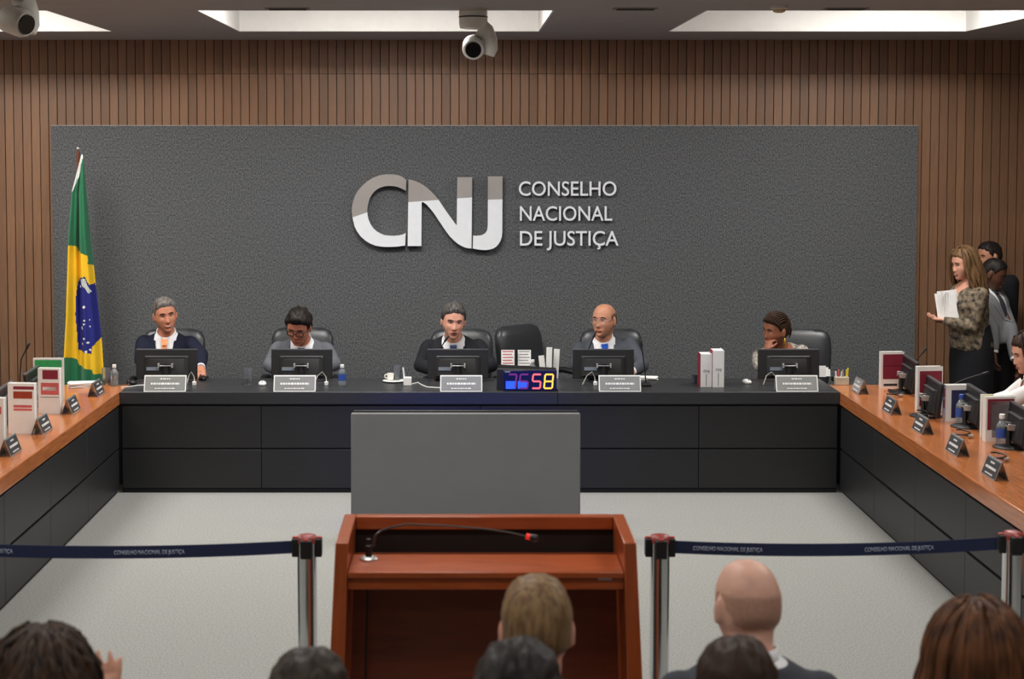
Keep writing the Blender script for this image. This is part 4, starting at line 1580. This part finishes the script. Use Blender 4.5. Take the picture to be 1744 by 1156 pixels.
        obj('bridge', MB().tube([HM @ Vector((-.010, yg, .010)), HM @ Vector((0, yg - .003, .013)), HM @ Vector((.010, yg, .010))], gr * hs, 6), gmat, g, smooth='all')
    # ---- hair
    if hair:
        style, kw, hm = hair
        if style != 'none':
            st = kw.pop('style', style)
            locks = kw.pop('locks', None)
            vs_, fs_ = hair_cap(st, **kw)
            m2 = MB().add([HM @ Vector(q) for q in vs_], fs_)
            if locks:
                for pts, rad in locks:
                    m2.tube([HM @ Vector(q) for q in pts], [r * hs for r in rad], 6)
            obj('hair', m2, hm, root, smooth='all')
    # ---- clothes
    of = outfit
    kind = of['kind']
    inf = of.get('inf', .020)
    if kind == 'suit':
        sm_ = MB()
        B.torso(sm_, .008, .12, 1.0, belly=belly, fem=fem)
        sme = remesh(sm_, .010, 2)
        obj('shirt', sme, of['shirt'], root, smooth='all', normals=False)
        sb = bvh_of(sme)
        # collar: a folded band round the neck, open at the front
        for sgn in (-1, 1):
            R = []
            for i in range(10):
                a = PI * (.10 + .90 * i / 9)
                ca, sa = math.cos(a), math.sin(a)      # a=0 front
                c = B.T(1.0)
                fr = max(0, ca)
                r = .060 * hs + .006
                bp = lambda rr, hh: c + B.right * (sgn * sa * rr) + B.fwd * (ca * rr * 1.02 + .004) + B.up * (hh - .032 * fr)
                R.append([bp(r - .003, .030), bp(r + .003, .032), bp(r + .008 + .008 * fr, -.012 - .020 * fr), bp(r + .003 + .006 * fr, -.014 - .020 * fr), bp(r - .002, .0)])
            obj('collar', MB().rings(R), of['shirt'], root, smooth='all')
        if of.get('tie'):
            rows = [(t, -w, w) for t, w in ((.935, .018), (.90, .020), (.84, .025), (.76, .030), (.68, .035), (.58, .040), (.48, .044), (.40, .046))]
            strip(sb, B, rows, .004, of['tie'], 'tie', root, .004)
            strip(sb, B, [(.975, -.026, .026), (.955, -.027, .027), (.915, -.020, .020), (.905, -.016, .016)], .020, of['tie'], 'tie_knot', root, .012)
        jm = MB()
        B.torso(jm, inf - .004, -.1, 1.0, belly=belly, fem=fem)
        for side, sh, el, wr, hd, pn, c in A:
            k = 1 - .14 * fem
            pts = arm_pts(sh, el, wr)
            pts[-1] = pts[-1] - (wr - el).normalized() * .012
            jm.tube(pts, [.068 * k, .064 * k, .058 * k, .055 * k, .053 * k, .046 * k, .040 * k], 16)
            jm.ball(sh, .064 * k)
            jm.ball(el, .056 * k)
        jme = remesh(jm, .0105, 12, .5)
        jb = bvh_of(jme)
        tv, wv = of.get('tv', .34), of.get('wv', .080)
        wV = lambda t: wv * max(0, min(1, (t - tv) / (.93 - tv))) ** .65
        bm = bmesh.new()
        bm.from_mesh(jme)
        kill = []
        for v in bm.verts:
            t_, x_, f_ = B.coords(v.co)
            if (f_ > .0 and t_ > tv and abs(x_) < wV(t_)) or (t_ > .925 and abs(x_) < .064 and f_ > -.066) or t_ > .99:
                kill.append(v)
        bmesh.ops.delete(bm, geom=kill, context='VERTS')
        smooth_rim(bm)
        bm.to_mesh(jme)
        bm.free()
        jo = obj('jacket', jme, of['jacket'], root, smooth='all', normals=False)
        so = jo.modifiers.new('thickness', 'SOLIDIFY')
        so.thickness, so.offset = .006, -1
        for sx in (-1, 1):
            rows = []
            for i in range(12):
                t_ = tv + (.945 - tv) * i / 11
                u = i / 11
                lw = .012 + .050 * min(1, u / .62) if u < .70 else (.040 if u < .78 else .048 - .03 * (u - .78))
                a_, b_ = wV(t_) - .007, wV(t_) + lw
                rows.append((t_, sx * a_, sx * b_))
            strip(jb, B, rows, .005, of.get('lapel', of['jacket']), 'lapel', root, .004)
        if of.get('pin'):
            p_ = surf(jb, B, .80, .105, .012)
            if p_ is not None:
                obj('lapel_pin', MB().ball(p_, (.008, .004, .008), n=10, m=6), of['pin'], root, smooth='all')
        for side, sh, el, wr, hd, pn, c in A:
            dv = (wr - el).normalized()
            obj('shirt_cuff', MB().tube([wr - dv * .03, wr + dv * .003], [.034, .034], 14), of['shirt'], root, smooth=True)
    else:
        jm = MB()
        t_hi = of.get('t_hi', .97)
        B.torso(jm, inf, -.1, t_hi, belly=belly, fem=fem)
        for side, sh, el, wr, hd, pn, c in A:
            k = 1 - .14 * fem
            pts = arm_pts(sh, el, wr)
            puff = of.get('puff', 0)
            jm.tube(pts, [.066 * k, (.062 + puff) * k, (.058 + puff) * k, (.054 + puff) * k, (.053 + puff) * k, .046 * k, .036 * k], 16)
            jm.ball(sh, .068 * k)
            jm.ball(el, (.054 + puff) * k)
        jme = remesh(jm, .0105, 6, .5)
        if of.get('neckline'):
            tv, wv = of['neckline']
            bm = bmesh.new()
            bm.from_mesh(jme)
            kill = []
            for v in bm.verts:
                t_, x_, f_ = B.coords(v.co)
                if (f_ > 0 and t_ > tv and abs(x_) < wv * ((t_ - tv) / (.95 - tv)) ** .7) or (t_ > .93 and abs(x_) < .07):
                    kill.append(v)
            bmesh.ops.delete(bm, geom=kill, context='VERTS')
            smooth_rim(bm)
            bm.to_mesh(jme)
            bm.free()
        jo = obj(of.get('name', 'blouse'), jme, of['jacket'], root, smooth='all', normals=False)
        so = jo.modifiers.new('thickness', 'SOLIDIFY')
        so.thickness, so.offset = .005, -1
    if legs:
        tm = MB()
        if of.get('skirt'):
            R = []
            for z, rx, ry in ((hip.z + .16, .155, .125), (hip.z + .05, .185, .145), (hip.z - .12, .20, .155), (hip.z - .40, .185, .15), (hip.z - .62, .18, .15), (.20, .19, .16)):
                R.append([Vector((hip.x + rx * math.cos(2 * PI * i / 32) * (1 + .02 * math.sin(i * 2.3)), hip.y + ry * math.sin(2 * PI * i / 32) * (1 + .02 * math.cos(i * 3.1)), z)) for i in range(32)])
            obj('skirt', tm.rings(R), of['trousers'], root, smooth='all')
        else:
            R = []
            for t, rx, ry in ((-.14, .14, .12), (-.04, .178, .142), (.02, .182, .145), (.12, .178, .14)):
                R.append([B.T(t, rx * girth * math.cos(2 * PI * i / 24), ry * girth * math.sin(2 * PI * i / 24)) for i in range(24)])
            tm.rings(R)
            for h0, kn, an in lg:
                tm.tube([h0, h0.lerp(kn, .5), kn, kn.lerp(an, .4), an + Vector((0, 0, .0))], [.095, .088, .07, .066, .058], 14)
                tm.ball(kn, .07)
            obj('trousers', remesh(tm, .014, 4), of['trousers'], root, smooth='all', normals=False)
        for h0, kn, an in lg:
            obj('shoe', MB().tube([an + Vector((0, .055, -.045)), an + Vector((0, .02, -.035)), an + Vector((0, -.08, -.048)), an + Vector((0, -.16, -.06)), an + Vector((0, -.20, -.068))], [.03, .046, .045, .036, .016], 12), M_plastic, root, smooth='all')
    return root, B, HM, A


# ---- hair locks
def locks_down(n, length, seed, az0=.75, wav=.012, r=.012, spread=1.0, top=.10, curl=0.0, bulge=.0):
    rr = random.Random(seed)
    out = []
    for k in range(n):
        az = rr.choice((-1, 1)) * (az0 + (PI - az0) * rr.random() ** .8)
        off = .012 + .018 * rr.random() + bulge * rr.random()
        L = length * rr.uniform(.75, 1.08)
        ph, fq = rr.uniform(0, 6.3), rr.uniform(22, 34) * (1 + 2 * curl)
        pts, rad = [], []
        ph0 = rr.uniform(.05, .6)
        for i in range(7):
            phi = ph0 + (PI / 2 * 1.02 - ph0) * i / 6
            a, b, c = .077 + off, .100 + off, .118 + off
            pts.append(Vector((a * math.sin(phi) * math.sin(az), -b * math.sin(phi) * math.cos(az), c * math.cos(phi))))
            rad.append(r * (.55 + .45 * i / 6))
        m = 9
        for i in range(1, m + 1):
            u = i / m
            q = pts[6]
            w = wav * math.sin(ph + fq * L * u) * min(1, u * 3)
            rd = Vector((math.sin(az), -math.cos(az), 0))
            tg = Vector((math.cos(az), math.sin(az), 0))
            pts.append(Vector((q.x, q.y, q.z)) + rd * (spread * .03 * math.sin(u * 2.2) + w * .6) + tg * w + Vector((0, .01 * u, -L * u)))
            rad.append(r * (1 - .75 * u ** 2))
        if curl:
            for i in range(2, len(pts)):
                pts[i] = pts[i] + Vector((rr.uniform(-1, 1), rr.uniform(-1, 1), rr.uniform(-1, 1))) * curl * .02
        out.append((pts, rad))
    return out


def locks_back(n, tail, seed, r=.0065):
    """braids swept from the hairline over the crown to the nape, then hanging"""
    rr = random.Random(seed)
    out = []
    for k in range(n):
        be = -1.15 + 2.3 * (k + .5) / n
        pts, rad = [], []
        for i in range(11):
            th = .62 + (2.75 - .62) * i / 10       # angle from front over the top to the back
            a, b, c = .077 + .010, .100 + .012, .118 + .010
            x = a * math.sin(be)
            m = math.cos(be) ** .8
            pts.append(Vector((x * (1 - .35 * max(0, (i - 6) / 4)), -b * m * math.cos(th) + .012 * abs(math.sin(be)), c * m * math.sin(th) * .98 + .012)))
            rad.append(r * (1 + .25 * math.sin(i * 2.6)))
        q = pts[-1]
        for i in range(1, 8):
            u = i / 7
            pts.append(q + Vector((rr.uniform(-.004, .004), .012 * math.sin(u * 2.5), -tail * u * rr.uniform(.9, 1.05))))
            rad.append(r * (1.1 - .5 * u))
        out.append((pts, rad))
    return out


V = Vector
sk1 = skin_mat('skin_tan', S(186, 124, 96))
sk2 = skin_mat('skin_ruddy', S(190, 122, 94))
sk3 = skin_mat('skin_fair', S(208, 152, 128))
sk4 = skin_mat('skin_olive', S(186, 130, 102))
sk5 = skin_mat('skin_brown', S(146, 92, 68))
sk6 = skin_mat('skin_dark', S(92, 58, 42))
h_grey = hair_mat('hair_salt_pepper', S(70, 64, 60), hi=S(136, 130, 124), sc=60)
h_dark = hair_mat('hair_dark', S(36, 31, 28))
h_steel = hair_mat('hair_steel', S(54, 50, 48), hi=S(98, 94, 90), sc=60)
h_brown = hair_mat('hair_brown', S(50, 34, 25))
h_black = hair_mat('hair_black', S(24, 20, 20), hi=S(44, 38, 36))
h_blond = hair_mat('hair_sandy', S(110, 84, 58), hi=S(146, 116, 82), sc=60)
h_auburn = hair_mat('hair_auburn', S(58, 34, 22), hi=S(112, 70, 42))
h_honey = hair_mat('hair_honey', S(84, 60, 40), hi=S(128, 98, 66))
h_stub = mat('hair_stubble', S(178, 136, 116), rough=.6, var=.1, scale=90)
shirt_w = cloth('shirt_white', S(226, 226, 228), .02)
navy = cloth('suit_navy', S(24, 27, 44))
grey = cloth('suit_grey', S(98, 100, 106))
dark = cloth('suit_charcoal', S(32, 33, 38))
grey2 = cloth('suit_slate', S(74, 77, 85))
blk = cloth('suit_black', S(24, 24, 28))
lgrey = cloth('jacket_light_grey', S(120, 121, 124))
gold = mat('gold_pin', S(220, 190, 110), rough=.3, metal=.8)
HYB = 13.42


def desk_arms(xc, el_l, el_r, yl=13.12, wz=DZ + .045, y_w=12.86, dx=.09):
    """both forearms resting on the bench: elbows given as pixels"""
    out = []
    for side, e in ((-1, el_l), (1, el_r)):
        el = P(e[0], e[1], Y=yl)
        wr = V((xc + side * dx, y_w, wz))
        out.append((side, el, wr, V((-side * .35, -1, -.05)), V((0, 0, -1)), .5))
    return out


# 1: navy suit, peach tie, smiling
hw_ = P(281, 536.5, Y=13.22)
x = P(287, 600, Y=HYB).x
person('smiling man with grey hair in a navy suit and peach tie at the bench', V((x, HYB, .545)), 0, hw_, yaw=.36, pitch=.10, roll=-.12, hs=1.09, skin=sk1, sw=.178,
       hair=('short', dict(thick=.012, seed=3, lift=.4), h_grey), smile=1,
       arms=[(-1, P(240, 612, Y=13.12), V((x - .08, 12.90, DZ + .045)), V((.3, -1, 0)), V((0, 0, -1)), .5),
             (1, P(343, 604, Y=13.12), P(342, 626, Y=12.88), V((.12, -1, -.28)), V((0, 0, -1)), .55)],
       outfit=dict(kind='suit', jacket=navy, shirt=shirt_w, tie=cloth('tie_peach', S(236, 160, 112)), trousers=navy, pin=gold, brow=h_dark), group='officials seated at the bench')
# 2: grey suit, glasses, looking down
hw_ = P(509, 556, Y=13.06)
x = P(517, 600, Y=HYB).x
person('man with dark hair and black glasses in a grey suit looking down', V((x, HYB, .545)), 0, hw_, yaw=-.22, pitch=.52, roll=.10, hs=1.09, skin=sk2, sw=.182,
       hair=('short', dict(thick=.020, seed=9, lift=.9, rough=1.7), h_dark), glasses=(M_plastic, .0034), neck=(.012, .095, -.112),
       arms=desk_arms(x, (459, 622), (570, 620), dx=.12), outfit=dict(kind='suit', jacket=grey, shirt=shirt_w, tie=cloth('tie_dark', S(30, 32, 48)), trousers=grey, pin=gold), group='officials seated at the bench')
# 3: charcoal suit, speaking
hw_ = P(772, 546, Y=13.10)
x = P(774, 600, Y=HYB).x
person('man with swept steel hair speaking in a charcoal suit at mid bench', V((x, HYB, .545)), 0, hw_, yaw=.12, pitch=.20, roll=.06, hs=1.10, skin=sk3, sw=.192,
       hair=('short', dict(thick=.015, seed=14, lift=.35, part=-.03), h_steel), mouth_open=1, neck=(0, .065, -.128),
       arms=desk_arms(x, (716, 622), (837, 622), dx=.13), outfit=dict(kind='suit', jacket=dark, shirt=shirt_w, tie=cloth('tie_slate_blue', S(66, 76, 110)), trousers=dark, pin=gold, wv=.085), group='officials seated at the bench')
# 4: bald, slate suit, blue tie
hw_ = P(1029, 545, Y=13.22)
x = P(1036, 600, Y=HYB).x
person('balding man in a slate suit and bright blue tie looking aside', V((x, HYB, .545)), 0, hw_, yaw=-.55, pitch=.04, roll=0, hs=1.09, skin=sk4, sw=.188,
       hair=('fringe', dict(thick=.009, seed=5, style='fringe', rough=.6), hair_mat('hair_fringe', S(96, 74, 60))), glasses=(M_alu, .0012),
       arms=desk_arms(x, (982, 622), (1094, 622), dx=.13), outfit=dict(kind='suit', jacket=grey2, shirt=shirt_w, tie=cloth('tie_blue', S(36, 78, 170)), trousers=grey2, pin=gold, brow=h_brown), group='officials seated at the bench')
# 5: woman resting her chin
M_pat = mat('blouse_pattern', S(190, 178, 164), rough=.8, scale=42, detail=1, lo=S(70, 62, 54), hi=S(206, 196, 184))
hw_ = P(1322, 562, Y=13.12)
x = P(1333, 600, Y=HYB).x
r5, B5, H5, A5 = person('woman with braided hair resting her chin on her hand at the bench', V((x, HYB, .545)), 0, hw_, yaw=-1.12, pitch=.18, roll=.10, hs=1.06, fem=1.0, skin=sk5, sw=.165,
                        hair=('woman', dict(thick=.007, seed=21, style='woman', locks=locks_back(15, .11, 4)), h_brown), smile=.9, neck=(.04, .055, -.128),
                        arms=[(-1, P(1294, 622, Y=12.93), P(1305, 597, Y=12.97), V((.22, .22, .5)), V((.8, .6, 0)), 1.1),
                              (1, P(1378, 622, Y=13.10), V((x + .06, 12.90, DZ + .045)), V((-.6, -1, 0)), V((0, 0, -1)), .5)],
                        outfit=dict(kind='blouse', jacket=M_pat, trousers=blk, neckline=(.62, .075), puff=.006, inf=.016, brow=h_dark), group='officials seated at the bench')
e = H5 @ V((.082, .012, -.045))
obj('earring', MB().tube([e, e + V((.0, 0, -.02)), e + V((0, 0, -.055)), e + V((0, 0, -.062))], [.002, .009, .010, .003], 8), mat('gold_earring', S(214, 160, 70), rough=.3, metal=.7), r5, smooth='all')

# ---- standing people by the slats
M_lace = mat('blouse_lace', S(120, 104, 84), rough=.8, scale=30, detail=1, lo=S(26, 23, 20), hi=S(136, 120, 98))
hw_ = P(1642, 449, Y=13.30)
x = P(1655, 600, Y=13.35).x
pw = P(1606, 545, Y=13.20)
person('standing woman with long fair hair, patterned blouse and black skirt', V((x, 13.35, .92)), -1.25, hw_, yaw=.0, pitch=.22, hs=1.0, fem=1.0, skin=sk3, sw=.165, seated=False,
       hair=('woman', dict(thick=.012, seed=31, style='woman', locks=locks_down(110, .26, 8, az0=.95, wav=.006, r=.011, spread=.6)), h_honey), smile=.7,
       arms=[(-1, P(1650, 556, Y=13.50), P(1613, 548, Y=13.33), V((-1, -.1, .12)), V((0, 0, 1)), .7),
             (1, P(1656, 558, Y=13.17), pw, V((-1, .1, .10)), V((0, .1, 1)), .7)],
       outfit=dict(kind='blouse', jacket=M_lace, trousers=blk, skirt=True, puff=.008, inf=.014, t_hi=.97, neckline=(.80, .06)), group='people standing by the slatted wall', neck=(0, .04, -.140))
t = thing('open_document', 'thick white open document held by the standing woman', 'document', P(1602, 548, Y=13.25))
for k in range(9):
    a = -.55 + 1.15 * k / 8
    M = Matrix.Rotation(a * .9, 4, 'Z') @ Matrix.Rotation(-.16 + .05 * (k % 3), 4, 'Y')
    obj('page', MB().box(-.001, .001, -.005, .155 if k > 5 else .15, 0.006, .225 + .018 * math.sin(k * 1.9), M=Matrix.Translation((-.02 + .009 * k, -.03, 0)) @ M @ Matrix.Rotation(-PI / 2 + .35, 4, 'Z')), M_paper, t)
obj('binding', MB().box(-.05, .05, -.045, -.02, 0, .02), M_plastic, t, bevel=.004)

hw_ = P(1692, 466, Y=13.72)
x = P(1690, 600, Y=13.76).x
person('standing man in a light grey jacket behind the long-haired woman', V((x, 13.76, .90)), .75, hw_, yaw=.3, pitch=.45, hs=1.03, skin=sk6, sw=.175, seated=False,
       hair=('short', dict(thick=.008, seed=41, rough=.6), h_black), neck=(-.0, .08, -.125),
       arms=[(-1, P(1690, 560, Y=13.58), P(1693, 600, Y=13.52), V((0, -.3, -1)), V((1, 0, 0)), .5),
             (1, P(1722, 560, Y=13.63), P(1728, 612, Y=13.5), V((.3, -.4, -1)), V((-1, 0, 0)), .5)],
       outfit=dict(kind='suit', jacket=lgrey, shirt=shirt_w, tie=cloth('tie_grey', S(60, 62, 70)), trousers=blk), group='people standing by the slatted wall')
hw_ = P(1685, 437, Y=14.18)
x = P(1698, 600, Y=14.18).x
person('standing man in a black suit at the back by the slats', V((x, 14.16, .90)), -.9, hw_, yaw=-.35, pitch=.15, hs=1.0, skin=sk4, sw=.172, seated=False,
       hair=('short', dict(thick=.012, seed=44), h_black), girth=.92,
       arms=[(1, P(1722, 540, Y=14.08), P(1712, 590, Y=14.0), V((-.1, -.1, -1)), V((-1, 0, 0)), .5)],
       outfit=dict(kind='suit', jacket=blk, shirt=shirt_w, tie=None, trousers=blk), group='people standing by the slatted wall')

# ---- woman seated behind the side desk at the picture edge
hw_ = P(1751, 601, Y=10.95)
hx = hw_.x + .20
person('dark-haired woman in a white blouse seated behind the side desk', V((hx, 10.98, .545)), -PI / 2, hw_, yaw=.06, pitch=.34, hs=1.03, fem=1.0, skin=sk3, sw=.165,
       hair=('woman', dict(thick=.010, seed=51, style='woman', locks=locks_down(80, .24, 18, az0=1.05, wav=.006, r=.011, spread=.5)), h_brown), smile=.3, neck=(0, .06, -.135),
       arms=[(-1, V((hx - .24, 11.2, .82)), V((hx - .50, 11.08, DZ + .045)), V((-1, -.2, 0)), V((0, 0, -1)), .4),
             (1, P(1752, 668, Y=10.72), V((hx - .52, 10.85, DZ + .045)), V((-1, .2, 0)), V((0, 0, -1)), .4)],
       outfit=dict(kind='blouse', jacket=cloth('blouse_white', S(226, 224, 220), .03), trousers=blk, neckline=(.74, .06), puff=.01, inf=.016))
chair(hx + .06, 10.98, -PI / 2, 'black leather chair of the woman in the white blouse')


# ---- audience, seen from behind
def make_seat():
    t = thing('audience_seat', 'x', 'chair')
    obj('seat', MB().box(-.24, .24, -.24, .22, .38, .455), M_leather2, t, bevel=.025, seg=3)
    obj('backrest', MB().box(-.23, .23, .22, .28, .46, .82), M_leather2, t, bevel=.025, seg=3)
    for sx in (-1, 1):
        for y in (-.2, .24):
            obj('leg', MB().tube([(sx * .2, y, 0), (sx * .2, y, .39)], .014, 8), M_plastic, t, smooth=True)
    return t


SEAT = make_seat()
seat_used = [False]


def audience(label, px, py, Y, seat_label, dy=.0, **kw):
    hw_ = P(px, py, Y=Y)
    hipw = V((hw_.x + kw.pop('hx', 0), Y - .05 - dy, .545))
    t = copy_tree(SEAT) if seat_used[0] else SEAT
    seat_used[0] = True
    t.location = (hipw.x, hipw.y, 0)
    t.rotation_euler = (0, 0, PI)
    tag(t, seat_label, 'chair', 'audience seats')
    arms = kw.pop('arms', None)
    if arms is None:
        arms = []
        for side in (-1, 1):
            # local +X is world -X because the person is turned round
            arms.append((side, V((hipw.x - side * .215, hipw.y + .03, .80)), V((hipw.x - side * .16, hipw.y + .30, .66)), V((side * .4, 1, 0)), V((0, 0, -1)), .5))
    lk = kw.pop('suit', blk)
    of = kw.pop('outfit', dict(kind='suit', jacket=lk, shirt=shirt_w, tie=None, trousers=blk))
    return person(label, hipw, PI, hw_, arms=arms, eyes=False, outfit=of, group='audience seen from behind', voxel=.006, **kw)


audience('bald man in a dark grey suit seated in the audience', 1273, 1031, 4.5, 'audience seat under the bald man', skin=skin_mat('skin_pale', S(214, 166, 146)), yaw=.22, pitch=.04, hs=1.07, sw=.188, girth=1.14, neck=(0, .045, -.118),
         hair=('fringe', dict(thick=.0012, seed=60, style='fringe', rough=.3, sub=5), h_stub), suit=cloth('suit_dark_grey', S(66, 68, 76)))
audience('man with cropped sandy hair sitting before the lectern', 914, 1071, 4.25, 'audience seat under the sandy-haired man', skin=skin_mat('skin_rosy', S(212, 150, 128)), yaw=0, pitch=.05, hs=1.09, sw=.19,
         hair=('short', dict(thick=.010, seed=61, sub=5, rough=.7), h_blond), suit=navy)
audience('dark-haired person whose head covers the sandy-haired man', 883, 1206, 3.45, 'audience seat behind the sandy-haired man', skin=sk4, hs=1.03, sw=.185,
         hair=('short', dict(thick=.020, seed=62, sub=5, rough=.8), h_black), suit=blk)
audience('dark-haired man whose head covers the bald man', 1255, 1188, 3.78, 'audience seat behind the bald man', skin=sk4, hs=1.07, sw=.185, hx=.0,
         hair=('short', dict(thick=.013, seed=63, sub=5, rough=.8), h_brown), suit=blk)
audience('short dark-haired person in front of the chrome post', 526, 1211, 3.78, 'audience seat by the flag side post', skin=sk4, hs=1.08, sw=.185,
         hair=('short', dict(thick=.016, seed=64, sub=5, rough=.9), hair_mat('hair_dark_brown', S(38, 30, 25), hi=S(62, 52, 44))), suit=blk)
audience('woman with long wavy auburn hair in the audience corner', 1662, 1130, 3.95, 'audience seat under the auburn-haired woman', skin=sk3, hs=1.05, fem=1.0, sw=.165,
         hair=('woman', dict(thick=.016, seed=65, style='woman', sub=5, locks=locks_down(260, .34, 28, az0=.6, wav=.014, r=.0115, spread=1.3, bulge=.012)), h_auburn),
         outfit=dict(kind='blouse', jacket=blk, trousers=blk, inf=.016, t_hi=.96))
hx = P(72, 1150, Y=3.75)
audience('person with dark curly hair raising a hand in the audience corner', 72, 1182, 3.75, 'audience seat under the curly-haired person', skin=sk3, hs=1.05, fem=1.0, sw=.165,
         hair=('woman', dict(thick=.022, seed=66, style='woman', sub=5, rough=1.4, locks=locks_down(260, .12, 29, az0=.7, wav=.016, r=.0105, spread=.8, curl=.5, bulge=.012)), hair_mat('hair_dark_curly', S(36, 25, 20), hi=S(70, 50, 36))),
         arms=[(1, V((hx.x - .26, 3.72, .78)), V((hx.x - .16, 4.0, .66)), V((.4, 1, 0)), V((0, 0, -1)), .5),
               (-1, P(225, 1330, Y=3.85), P(184, 1212, Y=3.92), V((-.05, .05, 1)), V((-.4, 1, 0)), .18)],
         outfit=dict(kind='blouse', jacket=blk, trousers=blk, inf=.016, t_hi=.96))
